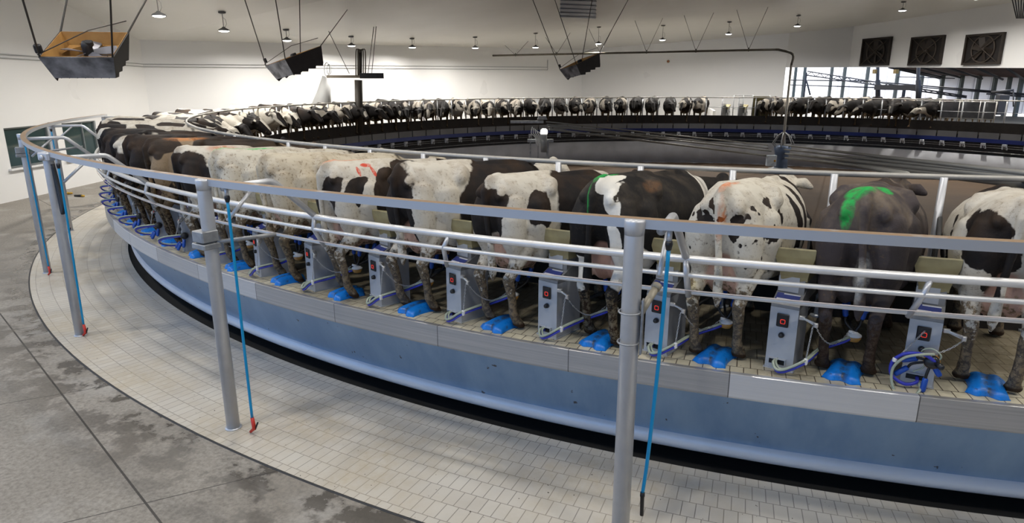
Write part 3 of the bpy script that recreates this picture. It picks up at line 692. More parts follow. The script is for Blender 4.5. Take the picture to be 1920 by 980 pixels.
def make_mat():
    "blue rubber saddle between the hind feet"
    m = MB(); N = 18; vs = []; 
    for j in range(N+1):
        for i in range(N+1):
            u = i/N*2-1; v = j/N
            hw = .135-.022*sin(v*pi)
            x = u*hw; y = -.10+v*.32+.016*cos(u*pi*2)*(1-2*v)
            z = .024+.034*sin(pi*min(1, v*1.0))**.7*(.75-.25*cos(u*pi*2))+.018*(1-u*u)+.02*v*(1-u*u)
            if abs(u) > .97 or v < .02 or v > .98: z = .004
            vs.append((x, y, max(z, .004)))
    fs = [(j*(N+1)+i, j*(N+1)+i+1, (j+1)*(N+1)+i+1, (j+1)*(N+1)+i) for j in range(N) for i in range(N)]
    b = len(vs); vs += [(p[0], p[1], 0) for p in vs]
    fs += [tuple(reversed([q+b for q in f])) for f in fs]
    rim = [i for i in range(N+1)]+[(j)*(N+1)+N for j in range(1, N+1)]+[N*(N+1)+i for i in range(N-1, -1, -1)]+[j*(N+1) for j in range(N-1, 0, -1)]
    fs += [(rim[i], rim[i]+b, rim[(i+1) % len(rim)]+b, rim[(i+1) % len(rim)]) for i in range(len(rim))]
    m.add(vs, fs); return m
t = NT('soiled_blue_mat'); P = t.obj(); s = t.n('SeparateXYZ'); t.l(P, s.inputs[0]); ax = t.math('ABSOLUTE', s.outputs[0]); nz = t.noise(P, 16, 4, .7)
dm = t.math('MULTIPLY', t.step(ax, .055, .0), t.step(nz, .38, .58)); dm = t.math('MAXIMUM', dm, t.math('MULTIPLY', t.step(nz, .60, .68), .6))
matm = t.set(t.mix(dm, (.006, .20, .68, 1), (.04, .035, .012, 1)), t.step(nz, .3, .7, .22, .45), 0, .5)
mat_me = make_mat().mesh('rubber_saddle_mat', matm)

cab = make_cabinet(); cab_used = [False]
cl_on = make_cluster_on(); cl_hung = make_cluster_hung(); cl_loop = make_loop_cluster(); used = {}
def place(proto, key, loc, rz, label, group):
    o = proto if not used.get(key) else dup(proto); used[key] = True
    o.location = loc; o.rotation_euler = (0, 0, rz); tag(o, label, None, group); return o
near_cow = {7: 'the white cow with black hip patch at the right edge', 6: 'the dark slate-grey cow', 5: 'the black-speckled white cow', 4: 'the black cow with a white stripe', 3: 'the white cow with round black flank spot', 2: 'the black-rumped cow with white flank band', 1: 'the white cow with red back marks', 0: 'the plain cream cow', -1: 'the cream cow with green tail head', -2: 'the black cow with orange-stained white loin', -3: 'the dark brown muddy cow'}
ordn = ['', 'first', 'second', 'third', 'fourth', 'fifth', 'sixth', 'seventh', 'eighth', 'ninth', 'tenth', 'eleventh', 'twelfth', 'thirteenth', 'fourteenth', 'fifteenth', 'sixteenth', 'seventeenth', 'eighteenth', 'nineteenth', 'twentieth', 'twenty-first', 'twenty-second', 'twenty-third', 'twenty-fourth', 'twenty-fifth', 'twenty-sixth', 'twenty-seventh', 'twenty-eighth', 'twenty-ninth', 'thirtieth', 'thirty-first', 'thirty-second', 'thirty-third', 'thirty-fourth', 'thirty-fifth', 'thirty-sixth', 'thirty-seventh', 'thirty-eighth', 'thirty-ninth', 'fortieth']
for k in range(-11, 8):
    where = near_cow.get(k) or ('the %s cow beyond the dark brown muddy one' % ordn[-3-k])
    place(cab, 'cab', pol(Rb, tb(k), ZD), stall_rz(tb(k)), 'grey cabinet left of '+where, 'stall cabinets along the deck rim')
    if k == 7: place(cl_hung, 'hung', pol(Rb, tb(k), ZD), stall_rz(tb(k)), 'detached milking cluster coiled with blue hose and amber bowl on the front of a cabinet', 'milking clusters')
    elif k >= -1: place(cl_on, 'on', pol(Rb, tb(k), ZD), stall_rz(tb(k)), 'milking cluster attached under '+where, 'milking clusters')
    else: place(cl_loop, 'loop', pol(Rb, tb(k), ZD), stall_rz(tb(k)), 'blue-looped milking cluster beside '+where, 'milking clusters')
    if k >= -7:
        o = bpy.data.objects.new('rubber_saddle_mat', mat_me); COL.objects.link(o); o.location = pol(17.80, tc(k)-.05, ZD); o.rotation_euler = (0, 0, stall_rz(tc(k)))
        tag(o, 'blue rubber mat behind '+where, 'rubber mat', 'blue saddle mats')
# ------------------------------------------------------------------ cows
V = .0165
near_me = [cow_mesh('cow_a', V, .10, .02, .05, .03), cow_mesh('cow_b', V, .35, .06, -.05, -.04, 1.03), cow_mesh('cow_c', V, -.2, .0, .03, .06, .97)]
far_me = [cow_mesh('cow_f1', .030, .12, .10, .04, .04), cow_mesh('cow_f2', .030, -.45, .16, 0, -.04), cow_mesh('cow_f3', .030, .4, .26, 0, .05), cow_mesh('cow_f4', .030, -.1, .04, 0, .02)]
O = (.62, .16, .03, 1); GR = (.02, .42, .08, 1); RD = (.60, .05, .02, 1)
cream = (.55, .49, .38, 1)
coats = {
 7: coat('coat_white_hip_patch', blobs=[((-.17, -.05, 1.14), (.15, .32, .21)), ((-.06, -.02, 1.02), (.13, .3, .15)), ((-.10, .0, .80), (.075, .22, .09)), ((-.33, .55, .9), (.05, .08, .3)), ((.1, 1.3, 1.2), (.5, .4, .4)), ((.28, .1, 1.0), (.1, .3, .2))], paints=[(O, [((.03, -.05, 1.38), (.05, .14, .12))], .3, .8)]),
 6: coat('coat_slate_grey', base=(.062, .050, .050, 1), patch=(.040, .033, .033, 1), rnd=(1.2, .5), paints=[(GR, [((-.06, -.02, 1.42), (.11, .20, .09)), ((-.10, -.15, 1.28), (.05, .12, .16)), ((.10, .12, 1.42), (.10, .12, .04))], .35, .9), ((.62, .60, .55, 1), [((.03, -.10, .80), (.07, .25, .22))], .4, .7)], udder=False, tint=(.10, .065, .04, 1), top_tint=.5, leg_z=.6),
 5: coat('coat_black_speckled', base=(.64, .60, .51, 1), spots=(8, .585, [((-.12, -.1, 1.12), (.2, .35, .32)), ((.26, .1, 1.05), (.15, .4, .35))]), blobs=[((-.02, -.1, 1.27), (.06, .1, .07)), ((.12, -.1, 1.13), (.05, .2, .11)), ((.38, .75, 1.05), (.2, .07, .42)), ((.35, 1.0, 1.0), (.3, .09, .5)), ((.1, 1.5, 1.2), (.4, .28, .4))], paints=[(O, [((.0, -.04, 1.44), (.05, .25, .06)), ((.02, -.18, 1.2), (.035, .08, .22))], .5, .75), ((.55, .42, .10, 1), [((-.18, -.05, .55), (.09, .2, .16))], .5, .7)]),
 4: coat('coat_black_white_stripe', base=(.011, .010, .010, 1), patch=(.72, .69, .62, 1), blobs=[((.06, -.02, 1.38), (.055, .25, .08)), ((.115, .0, 1.27), (.05, .3, .13)), ((.16, .0, 1.10), (.05, .40, .17)), ((.185, .0, .93), (.06, .4, .16)), ((.22, .1, .70), (.15, .4, .2)), ((-.2, .0, .60), (.12, .3, .16)), ((.2, 1.5, 1.2), (.35, .10, .35))], paints=[(GR, [((-.01, -.03, 1.44), (.05, .24, .05)), ((-.04, -.17, 1.25), (.04, .1, .2))], .4, .75), ((.16, .08, .035, 1), [((.22, .35, 1.33), (.10, .14, .06))], .4, .6)], tint=(.30, .24, .15, 1), leg_z=.6, distort=.08, top_tint=.15, grime=.1, brown=.0),
 3: coat('coat_round_flank_spot', blobs=[((-.11, -.12, 1.17), (.20, .40, .30)), ((.07, -.12, 1.10), (.13, .25, .25)), ((.29, .20, 1.14), (.10, .15, .20)), ((.25, .92, 1.05), (.5, .50, .6)), ((0, 1.75, 1.1), (.4, .25, .5))], distort=.16),
 2: coat('coat_black_rump_white_band', blobs=[((-.06, -.12, 1.14), (.23, .30, .34)), ((.13, -.05, .95), (.10, .25, .28)), ((.3, .85, .95), (.5, .57, .42)), ((.1, 1.05, 1.25), (.45, .52, .25))], top_tint=.75, distort=.16),
 1: coat('coat_red_marks', blobs=[((.11, -.06, 1.13), (.115, .28, .20)), ((-.17, -.12, 1.15), (.09, .2, .26)), ((.25, .10, 1.12), (.06, .2, .18)), ((.33, .32, 1.06), (.11, .13, .22)), ((.29, .42, 1.24), (.15, .15, .12)), ((.22, .75, 1.25), (.32, .27, .22)), ((.37, .60, .95), (.05, .10, .07)), ((.0, 1.5, 1.2), (.4, .3, .3)), ((.14, -.05, .86), (.06, .25, .07))], paints=[(RD, [((.20, .12, 1.34), (.12, .022, .055)), ((.16, .245, 1.39), (.06, .075, .022)), ((.21, .285, 1.33), (.12, .022, .06))], .2, .95), (O, [((.0, .05, 1.45), (.04, .4, .05))], .5, .7)], distort=.10),
 0: coat('coat_cream', base=cream, top_tint=.7, grime=.95, paints=[((.35, .27, .17, 1), [((.25, .4, 1.1), (.5, .6, .4))], 1.0, .5)], leg_z=.9),
 -1: coat('coat_cream_green', base=(.58, .54, .45, 1), grime=.9, paints=[(GR, [((-.02, -.02, 1.44), (.06, .30, .06)), ((.05, .35, 1.43), (.05, .2, .04))], .5, .85), ((.30, .25, .17, 1), [((.3, .35, 1.0), (.3, .5, .3))], 1.0, .6)], leg_z=.9),
 -2: coat('coat_orange_loin', blobs=[((-.05, -.1, 1.08), (.5, .45, .33)), ((.2, 1.1, .9), (.6, .6, .45))], paints=[((.45, .16, .06, 1), [((.1, .35, 1.40), (.14, .22, .10))], .7, .8)], top_tint=.7),
 -3: coat('coat_brown_mud', base=(.25, .18, .11, 1), patch=(.025, .018, .013, 1), rnd=(1.6, .40), paints=[((.60, .22, .05, 1), [((.05, .3, 1.42), (.12, .3, .06))], .6, .7)], leg_z=1.0),
}
frc = [coat('coat_far_backlit_%d' % i, base=(.36, .33, .28, 1), patch=(.006, .005, .005, 1), rnd=r_, brown=.12) for i, r_ in enumerate(((1.35, .38), (1.6, .43), (1.2, .33), (1.7, .48)))]  # far hides made darker: their backlit shade is put into the coat colour
rc = [coat('coat_mixed_dark', rnd=(1.35, .40)), coat('coat_mixed', rnd=(1.7, .46)), coat('coat_mixed_light', rnd=(1.5, .54)), coat('coat_mostly_black', base=(.5, .47, .42, 1), rnd=(1.2, .34))]
names = {7: 'white cow with big black hip patch, rightmost of the near row, seen from behind', 6: 'dark slate-grey cow with green paint over its tail head, seen from behind', 5: 'white cow with scattered black specks and an orange-streaked tail head', 4: 'black cow with white stripe down its hip and green paint on its tail', 3: 'white cow with black rump and round black spot on its flank', 2: 'black-rumped cow with broad white band across its flank and tan top', 1: 'white cow with jagged black patches and red paint marks on its back', 0: 'plain dirty cream cow, without patches or paint', -1: 'cream cow with green paint along its tail head', -2: 'black cow with an orange-stained white loin', -3: 'dark brown muddy cow with orange-stained back', -4: 'black and white cow next beyond the dark brown muddy one'}
def put_cow(me, mat, loc, rz, label, group):
    o = bpy.data.objects.new('cow', me); COL.objects.link(o)
    if not me.materials: me.materials.append(mat)
    o.material_slots[0].link = 'OBJECT'; o.material_slots[0].material = mat
    o.location = loc; o.rotation_euler = (0, 0, rz); return tag(o, label, 'cow', group)
rg = random.Random(3)
for k in range(7, -12, -1):
    m = coats.get(k) or rc[{-4: 3, -5: 0, -6: 0, -7: 1, -8: 2, -9: 1, -10: 2, -11: 2}[k]]
    me = near_me[[0, 1, 2][k % 3]] if k > -8 else far_me[k % 4]
    lb = names.get(k) or '%s cow beyond the dark brown muddy one on the left bend of the carousel' % ordn[-3-k]
    dz = rg.uniform(-.02, .03); dr = 0 if k > 4 else rg.uniform(-.05, .05)
    o = put_cow(me, m, pol(Rc, tc(k), ZD), stall_rz(tc(k))+dr, lb, 'cows standing on the milking carousel')
    s = 1+dz; s *= .985; o.scale = (s, s, s)
gap0, gap1 = -54, -52
cnt = 0
for k in range(-12, -65, -1):
    th = tc(k); hd = pol(15.6, th, 2.0)
    if gap0 <= k <= gap1: continue
    cnt += 1
    m = frc[rg.choice([0, 0, 1, 1, 2, 3])] if k < -23 else rc[rg.choice([0, 1, 1, 2, 2, 2])]; me = far_me[rg.randrange(4)]
    if k > -26: lb = '%s cow round the left side of the carousel, counted from the window end' % ordn[-11-k]
    elif k > gap1: lb = '%s cow in the far row, counted from the left up to the empty stalls' % ordn[-25-k]
    else: lb = '%s cow in the far row, counted rightwards from the tan exit gate' % ordn[gap0-k]
    o = put_cow(me, m, pol(17.5, th, ZD), rad(th-SKEW)+rg.uniform(-.12, .12), lb, 'cows standing on the milking carousel')
    s = rg.uniform(.93, 1.0); o.scale = (s, s, s)
for k in (gap0, gap0+1, gap1):
    place(cab, 'cab', pol(Rb, tb(k), ZD), stall_rz(tb(k)), 'dark stall cabinet standing bare among the empty stalls of the far row', 'bare stall cabinets at the empty stalls')
# ------------------------------------------------------------------ ceiling lamps
lamp_w = plain('lamp_shade_grey', (.10, .10, .10, 1), .5, .2); stem_m = plain('stem_grey', (.28, .27, .25, 1), .5, .3)
LP = [(298, 30), (420, 58), (538, 76), (659, 86), (773, 89), (891, 90), (1004, 89), (1122, 82), (1242, 75), (1366, 64), (1495, 49), (1692, 20), (1832, -2)]
def lamp_mesh_parts(): 
    a = MB(); a.lathe([(.04, .13), (.06, .10), (.16, .05), (.185, .02), (.19, .0), (.17, .0)], n=20); b = MB(); b.lathe([(.165, .012), (.165, -.008), (.10, -.03), (.02, -.036)], n=20)
    return a, b
sa, sb = lamp_mesh_parts(); sam, sbm = sa.mesh('shade', lamp_w), sb.mesh('diffuser', lamp_em)
lights_at = []
for i, (x, y) in enumerate(LP):
    R = 16.6
    for R in ((18.3, 18.0,) if i > 7 else ()) + (17.6, 17.2, 16.8, 16.4, 16.0):
        p = on_ring(x, y, R, True)
        if ceil_z(p.x, p.y)-p.z > .38: break
    h = ceil_z(p.x, p.y)-p.z
    la = thing('ceiling_lamp', '%s round lit ceiling lamp, counted from the left along the back of the room' % ordn[i+1], 'ceiling lamp', p, 0, 'ring of ceiling lamps')
    for nm, me in (('shade', sam), ('diffuser', sbm)):
        o = bpy.data.objects.new(nm, me); COL.objects.link(o); o.parent = la
    m = MB(); m.tube([(0, 0, .12), (0, 0, h-.02)], .012, 8); m.tube([(.05, 0, .10), (.12, .02, .22), (.10, .02, .36), (.03, 0, min(.42, h-.03))], .006, 6); m.build('stem', stem_m, la)
    m = MB(); m.lathe([(.12, h-.001), (.12, h-.04), (.07, h-.06)][::-1], n=18); m.build('canopy', lamp_w, la)
    lights_at.append(p)
    print('LAMP', i, [round(c, 2) for c in p], round(h, 2))
# ------------------------------------------------------------------ hanging basket fans
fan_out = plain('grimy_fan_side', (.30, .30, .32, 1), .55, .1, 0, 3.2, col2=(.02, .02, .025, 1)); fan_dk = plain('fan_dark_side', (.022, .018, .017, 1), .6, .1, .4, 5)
blade_m = plain('fan_blade', (.24, .24, .27, 1), .4, .4)
wire_m = plain('hanging_wire', (.06, .055, .05, 1), .5, .4)
def rod(a, b, r=.012): m = MB(); m.tube([a, b], r, 6); return m
def basket_fan(px, py, d, size, yaw, tilt, roll, label, wires):
    p = at(px, py, d); f = thing('basket_fan', label, 'fan', p, 0, 'fans hanging over the carousel')
    R3 = Matrix.Rotation(yaw, 3, 'Z') @ Matrix.Rotation(roll, 3, 'Y') @ Matrix.Rotation(tilt, 3, 'X'); f.rotation_euler = R3.to_euler()
    w = size/2; hgt = size*.36; wb = w*.84
    def shell(nm, off, z0, z1, m, th=.018):
        b = MB()
        for q in range(4):
            M = Matrix.Rotation(q*pi/2, 3, 'Z'); A1, B1 = wb-off, w-off
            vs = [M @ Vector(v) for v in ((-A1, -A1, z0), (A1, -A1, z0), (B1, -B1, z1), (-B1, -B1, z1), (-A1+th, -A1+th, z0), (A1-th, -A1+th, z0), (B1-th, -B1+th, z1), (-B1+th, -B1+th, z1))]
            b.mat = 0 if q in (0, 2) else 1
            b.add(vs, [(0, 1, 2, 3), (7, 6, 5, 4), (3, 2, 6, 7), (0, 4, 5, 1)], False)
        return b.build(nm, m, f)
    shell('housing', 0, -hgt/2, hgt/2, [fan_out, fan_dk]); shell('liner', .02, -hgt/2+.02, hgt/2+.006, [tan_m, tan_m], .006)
    b = MB(); r = wb*.93; n = 32                                  # shroud plate with round throat
    sq = []
    for k in range(n):
        a = 2*pi*k/n; m = max(abs(cos(a)), abs(sin(a))); sq.append((cos(a)/m*(wb-.03), sin(a)/m*(wb-.03)))
    vs = [(x, y, hgt*.02) for x, y in sq]+[(r*cos(2*pi*k/n), r*sin(2*pi*k/n), hgt*.02) for k in range(n)]+[(r*cos(2*pi*k/n), r*sin(2*pi*k/n), -hgt*.4) for k in range(n)]
    b.add(vs, [(k, (k+1) % n, n+(k+1) % n, n+k) for k in range(n)]+[(n+k, n+(k+1) % n, 2*n+(k+1) % n, 2*n+k) for k in range(n)], False); b.build('shroud', tan_m, f)
    m = MB(); m.tube([(0, 0, -hgt*.3), (0, 0, hgt*.45), (0, 0, hgt*.62)], [size*.075, size*.075, size*.05], 14); m.rbox((size*.04, 0, hgt*.52), (size*.12, size*.1, hgt*.25), .02); m.build('motor', dark_m, f)
    m = MB()
    for q in range(2): M = Matrix.Rotation(.5+q*pi/2, 3, 'Z'); m.tube([M @ Vector((-w*.92, 0, hgt*.05)), M @ Vector((0, 0, -hgt*.05)), M @ Vector((w*.92, 0, hgt*.05))], .018, 6)
    m.build('motor_strut', plain('strut_brown', (.16, .10, .05, 1), .5), f)
    for q in range(5):
        a = q*2*pi/5+.3; m = MB(); M = Matrix.Rotation(a, 3, 'Z')
        vs = []; 
        for (rr_, wd_, tw) in ((.08, .06, .5), (.25, .12, .42), (.42, .14, .3), (.435, .11, .28)):
            for e in (-1, 1): vs.append(M @ Vector((rr_*size*.92, e*wd_*size*.6, hgt*.16+e*wd_*size*.6*tw)))
            
        nv = len(vs); vs += [v+Vector((0, 0, -.012)) for v in vs]
        fs = [(0, 1, 3, 2), (2, 3, 5, 4), (4, 5, 7, 6), (8, 10, 11, 9), (10, 12, 13, 11), (12, 14, 15, 13), (0, 2, 10, 8), (2, 4, 12, 10), (4, 6, 14, 12), (1, 9, 11, 3), (3, 11, 13, 5), (5, 13, 15, 7), (6, 7, 15, 14), (0, 8, 9, 1)]
        m.add(vs, fs, False); m.build('blade', blade_m, f)
    m = MB()                                                     # guard with saw-tooth deflector lips under the basket
    for q in (1, 3):
        for k in range(4):
            M = Matrix.Rotation(q*pi/2, 3, 'Z'); x0 = -wb+k*wb/2
            vs = [M @ Vector(v) for v in ((x0, -wb, -hgt/2), (x0+wb/2, -wb, -hgt/2), (x0+wb*.42, -wb*.98, -hgt*.66), (x0, -wb+.01, -hgt/2), (x0+wb/2, -wb+.01, -hgt/2), (x0+wb*.42, -wb*.98+.01, -hgt*.66))]
            m.add(vs, [(0, 1, 2), (5, 4, 3), (0, 2, 5, 3), (1, 4, 5, 2), (0, 3, 4, 1)], False)
    for k in range(-3, 4): m.tube([(k*wb*.26, -wb, -hgt*.5), (k*wb*.26, wb, -hgt*.5)], .006, 5)
    m.build('guard', fan_dk, f)
    inv = R3.transposed()
    for (cx, cyy, ex, ey) in wires:
        c0 = R3 @ Vector((cx*w*.97, cyy*w*.97, hgt/2)); e = at(ex, ey, d+1.2*cyy); zc = ceil_z(e.x, e.y)
        if e.z > zc: e.z = zc
        e2 = p+c0+(e-p-c0)*((zc-p.z-c0.z)/max(.2, e.z-p.z-c0.z)); e2.z = ceil_z(e2.x, e2.y)+.02
        mid = p+c0+(e2-p-c0)*.30+Vector((0, 0, -.05))
        m = MB(); m.tube([c0, inv @ (mid-p) if False else c0, ], .01, 6) if False else m.tube([inv @ c0 if False else Vector((cx*w*.97, cyy*w*.97, hgt/2)), inv @ (e2-p)], .014, 6); m.build('hanging_wire', wire_m, f)
    m = MB(); m.tube([Vector((-w, -w, hgt*.6)), Vector((w*.2, 0, hgt*1.1)), Vector((w, w, hgt*1.0))], .008, 6); m.build('power_cord', wire_m, f)
    m = MB(); m.rbox((-w*.96, -w*.9, hgt*.8), (.09, .07, .12), .015); m.build('junction_box', dark_m, f)
    return f
basket_fan(168, 104, 11.8, .94, rad(32), rad(25), rad(0), 'large grimy square basket fan with tan inside hanging over the left wall', [(-1, -1, 42, 0), (1, -1, 205, -60), (1, 1, 262, 0), (-1, 1, 120, 5)])
basket_fan(556, 119, 20.5, 1.22, rad(-25), rad(19), rad(-7), 'middle dark basket fan, the smaller one hanging near the back left corner', [(-1, -1, 480, 75), (1, -1, 520, 22), (1, 1, 615, 55), (-1, 1, 562, 40)])
basket_fan(1090, 125, 27.5, 1.22, rad(-42), rad(22), rad(-8), 'dark basket fan hanging in the middle of the room under the long pipe', [(-1, -1, 1028, 75), (1, -1, 1060, 58), (1, 1, 1146, 58), (-1, 1, 1100, 60)])
# ------------------------------------------------------------------ wall fans
wf_m = plain('wall_fan_brown', (.028, .019, .013, 1), .6, .1, .4, 3); wf_back = plain('wall_fan_dark', (.010, .007, .006, 1), .8)
rzw = atan2(wd.y, wd.x)
for i, (x0, x1, y0, y1, lb) in enumerate(((1618, 1671, 71, 123, 'left'), (1709, 1770, 68, 122, 'middle'), (1811, 1882, 63, 121, 'right'))):
    def wh(px, py):
        r = px_ray(px, py); nn = Vector((wd.y, -wd.x)); tt = nn.dot(W1-CAM.to_2d())/nn.dot(r.to_2d()); return CAM+r*tt
    c = (wh(x0, (y0+y1)/2)+wh(x1, (y0+y1)/2))/2; wv_ = (wh(x0, 97)-wh(x1, 97)).to_2d().length; hv = wh((x0+x1)/2, y0).z-wh((x0+x1)/2, y1).z
    c.z = (wh((x0+x1)/2, y0).z+wh((x0+x1)/2, y1).z)/2
    f = thing('wall_fan', '%s of the three square brown extractor fans set in the white wall' % lb, 'fan', c, rzw, 'extractor fans in the wall')
    w, h = wv_/2, hv/2
    m = MB()
    for e in (-1, 1): m.box((e*(w-.05), -.08, 0), (.10, .16, 2*h)); m.box((0, -.08, e*(h-.05)), (2*w-.2, .16, .10))
    m.build('frame', wf_m, f)
    m = MB(); m.box((0, -.03, 0), (2*w-.1, .03, 2*h-.1)); m.build('back_plate', wf_back, f)
    m = MB(); rr_ = min(w, h)*.86; m.tube([(rr_*cos(k*pi/16), -.09, rr_*sin(k*pi/16)) for k in range(32)], .04, 6, closed=True); m.build('shroud_ring', plain('shroud_rust', (.05, .037, .027, 1), .7) if i == 0 else bpy.data.materials['shroud_rust'], f)
    for q in range(6):
        a = q*pi/3+i*.4; M = Matrix.Rotation(a, 4, 'Y'); m = MB()
        m.box((M @ Vector((0, -.08, rr_*.52)))[:], (rr_*.42, .02, rr_*.8), (M @ Matrix.Rotation(.4, 4, 'Z')).to_3x3(), (1.25, 1)); m.build('blade', wf_m, f)
    m = MB(); m.lathe([(.02, .10), (.12, .08), (.12, -.02)][::-1], (0, -.06, 0), 14, Matrix.Rotation(pi/2, 4, 'X')); m.build('hub', wf_m, f)
    m = MB()
    for s in (-1, 1): m.tube([(-w*.9, -.14, s*h*.9), (w*.9, -.14, -s*h*.9)], .022, 6)
    m.build('brace', bpy.data.materials['shroud_rust'], f)
# ------------------------------------------------------------------ wall conduits, long suspended pipe, centre column
trim_pipe = plain('conduit_grey', (.42, .42, .41, 1), .45, .3)
def wplane(px, py, a, b, off=.05):
    d = (b-a).normalized(); nn = Vector((d.y, -d.x)); r = px_ray(px, py); tt = (nn.dot(a-CAM.to_2d()))/nn.dot(r.to_2d()); q = CAM+r*tt; return q-(q-CAM).normalized()*off
co_ = thing('wall_conduit', 'pair of thin grey conduits running along the white walls', 'conduit', (0, 0, 0))
for dy, (l0, l1) in ((0, (100, 121)), (6.5, (107.5, 126))):
    m = MB(); m.tube([wplane(-60, l0-3, L0, A), wplane(258, l1-2, L0, A), wplane(268, l1-1, A, B), wplane(700, l1+2, A, B), wplane(1027, l1+5, A, B)]+([wplane(1027, 112, A, B)] if dy else []), .016, 6); m.build('conduit', trim_pipe, co_)
br_pipe = plain('brown_steel_pipe', (.13, .115, .085, 1), .45, .4, .3, 4)
colp = on_z(1463, 318, -1.2); dcol = hypot(colp.x-CAM.x, colp.y-CAM.y)
q0 = at(695, 126, 47.5); q1 = at(722, 108.5, 46); q2 = at(1466, 92.5, dcol); zt = q2.z
lpipe = thing('suspended_pipe', 'long brown pipe hung from the ceiling, bending down to the centre column', 'pipe', (0, 0, 0))
m = MB(); m.tube([q0, q1, q1.lerp(q2, .02)], .035, 8); m.tube([q1, q2+(q1-q2)*.012], .055, 10)
m.tube(curve_pts([q2+(q1-q2)*.012, q2+(q1-q2)*.003+Vector((0, 0, -.03)), Vector((colp.x+.02, colp.y, zt-.25)), Vector((colp.x, colp.y, zt-.8))], 5), .06, 10)
m.build('pipe_run', br_pipe, lpipe)
m = MB(); m.tube([(colp.x, colp.y, zt-.75), (colp.x, colp.y, 1.2), (colp.x, colp.y, -1.15)], .062, 12); m.build('drop_pipe', plain('drop_pipe_grey', (.35, .33, .29, 1), .45, .4), lpipe)
for k in range(9):
    f_ = (k+.6)/9.2; p = q1.lerp(q2, f_)
    for s in (-1, 1):
        e = p+Vector((s*.75, .2, 0)); e.z = ceil_z(e.x, e.y)+.02; m = MB(); m.tube([p, e], .011, 5); m.build('hanger_wire', wire_m, lpipe)
    m = MB(); m.tube([p+Vector((0, 0, -.07)), p+Vector((0, 0, .12))], .028, 6); m.build('clamp', wire_m, lpipe)
cen = thing('pivot_column', 'grey pivot column with light blue control box and round base in the pit', 'pivot column', (colp.x, colp.y, -1.2))
m = MB(); m.lathe([(.62, 0), (.62, .05), (.50, .09), (.30, .14)], n=28); m.build('base', galv2, cen)
m = MB(); m.lathe([(.34, .1), (.30, .5), (.36, .9), (.42, 1.15), (.25, 1.25)], n=20); m.build('swivel', plain('swivel_navy', (.10, .14, .22, 1), .4, .3), cen)
for k in range(6): 
    a = k*pi/3+.3; m = MB(); m.tube([(.3*cos(a), .3*sin(a), 1.1), (.55*cos(a), .55*sin(a), 1.35), (.3*cos(a), .3*sin(a), 1.75), (.07*cos(a), .07*sin(a), 1.9)], .028, 6); m.build('swivel_pipe', galv2, cen)
bx = at(1446, 301, dcol-.7)-Vector((colp.x, colp.y, -1.2)); m = MB(); M = Matrix.Rotation(YAW, 3, 'Z'); m.rbox(bx, (.48, .22, .55), .02, M); ob = m.build('control_box', plain('box_light_blue', (.55, .62, .68, 1), .4), cen)
m = MB(); m.lathe([(.05, 0), (.05, .02)], bx+M @ Vector((.14, -.115, 0)), 12, Matrix.Rotation(pi/2, 4, 'X')); m.build('switch', plain('switch_orange', (.6, .30, .04, 1), .4), ob)
hubp = at(1012, 262, 28.5); 
hub = thing('milk_line_hub', 'grey milk-line stand with white hoses and a glowing white cylinder in the pit', 'milk line stand', (hubp.x, hubp.y, -1.2))
hz = hubp.z+1.2; M = Matrix.Rotation(YAW, 3, 'Z')
m = MB(); m.box((.35, 0, hz/2), (.10, .10, hz), M); m.box((-.45, .1, hz/2), (.06, .06, hz), M); m.box((-.1, .1, hz/2), (.05, .05, hz), M); m.box((0, .1, hz*.98), (1.1, .3, .12), M); m.build('frame', galv2, hub)
m = MB(); m.box(M @ Vector((.10, 0, hz+.92)), (.42, .35, .14), M, (.7, .7)); m.box(M @ Vector((-.55, 0, hz+.75)), (1.4, .25, .10), M); m.build('top_box', galv2, hub)
m = MB(); v = M @ Vector((.17, -.2, 0)); m.tube([(v.x, v.y, hz-.5), (v.x, v.y, hz+.25)], .13, 16); m.build('receiver_jar', plain('jar_grey', (.26, .27, .27, 1), .3), hub)
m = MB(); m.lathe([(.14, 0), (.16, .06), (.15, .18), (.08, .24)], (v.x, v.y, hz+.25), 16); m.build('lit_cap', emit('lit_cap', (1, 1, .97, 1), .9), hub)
for q in range(5):
    m = MB(); x = -.32+q*.06; m.tube(curve_pts([M @ Vector((x, -.15, hz+.55-q*.05)), M @ Vector((x-.05+q*.03, -.25, hz+.3)), M @ Vector((x+.12, -.2, hz+.12)), M @ Vector((x+.18, -.15, hz-.2-.05*q))], 5), .022, 6); m.build('hose', white_pl, hub)
rad_p = plain('radial_pipe', (.20, .195, .175, 1), .4, .4)
rp = thing('radial_pipe_bridge', 'bundle of grey pipes crossing the pit from the milk-line stand past the column', 'pipes', (0, 0, 0))
for (x0, y0, x1, y1, r) in ((1024, 228, 1440, 272, .028), (1028, 236, 1446, 283, .040), (1026, 233, 1440, 278, .025), (1030, 242, 1448, 293, .048), (1470, 272, 1925, 326, .03), (1470, 280, 1925, 330, .03), (1472, 288, 1925, 336, .045), (1472, 296, 1925, 343, .05), (1560, 302, 1700, 327, .03)):
    a = at(x0, y0, 28.3 if x0 < 1100 else dcol-.3); b = at(x1, y1, dcol-.3) if x0 < 1100 else on_ring(x1, y1, 16.3, False)
    m = MB(); m.tube([a, b], r, 8); m.build('pipe', rad_p, rp)
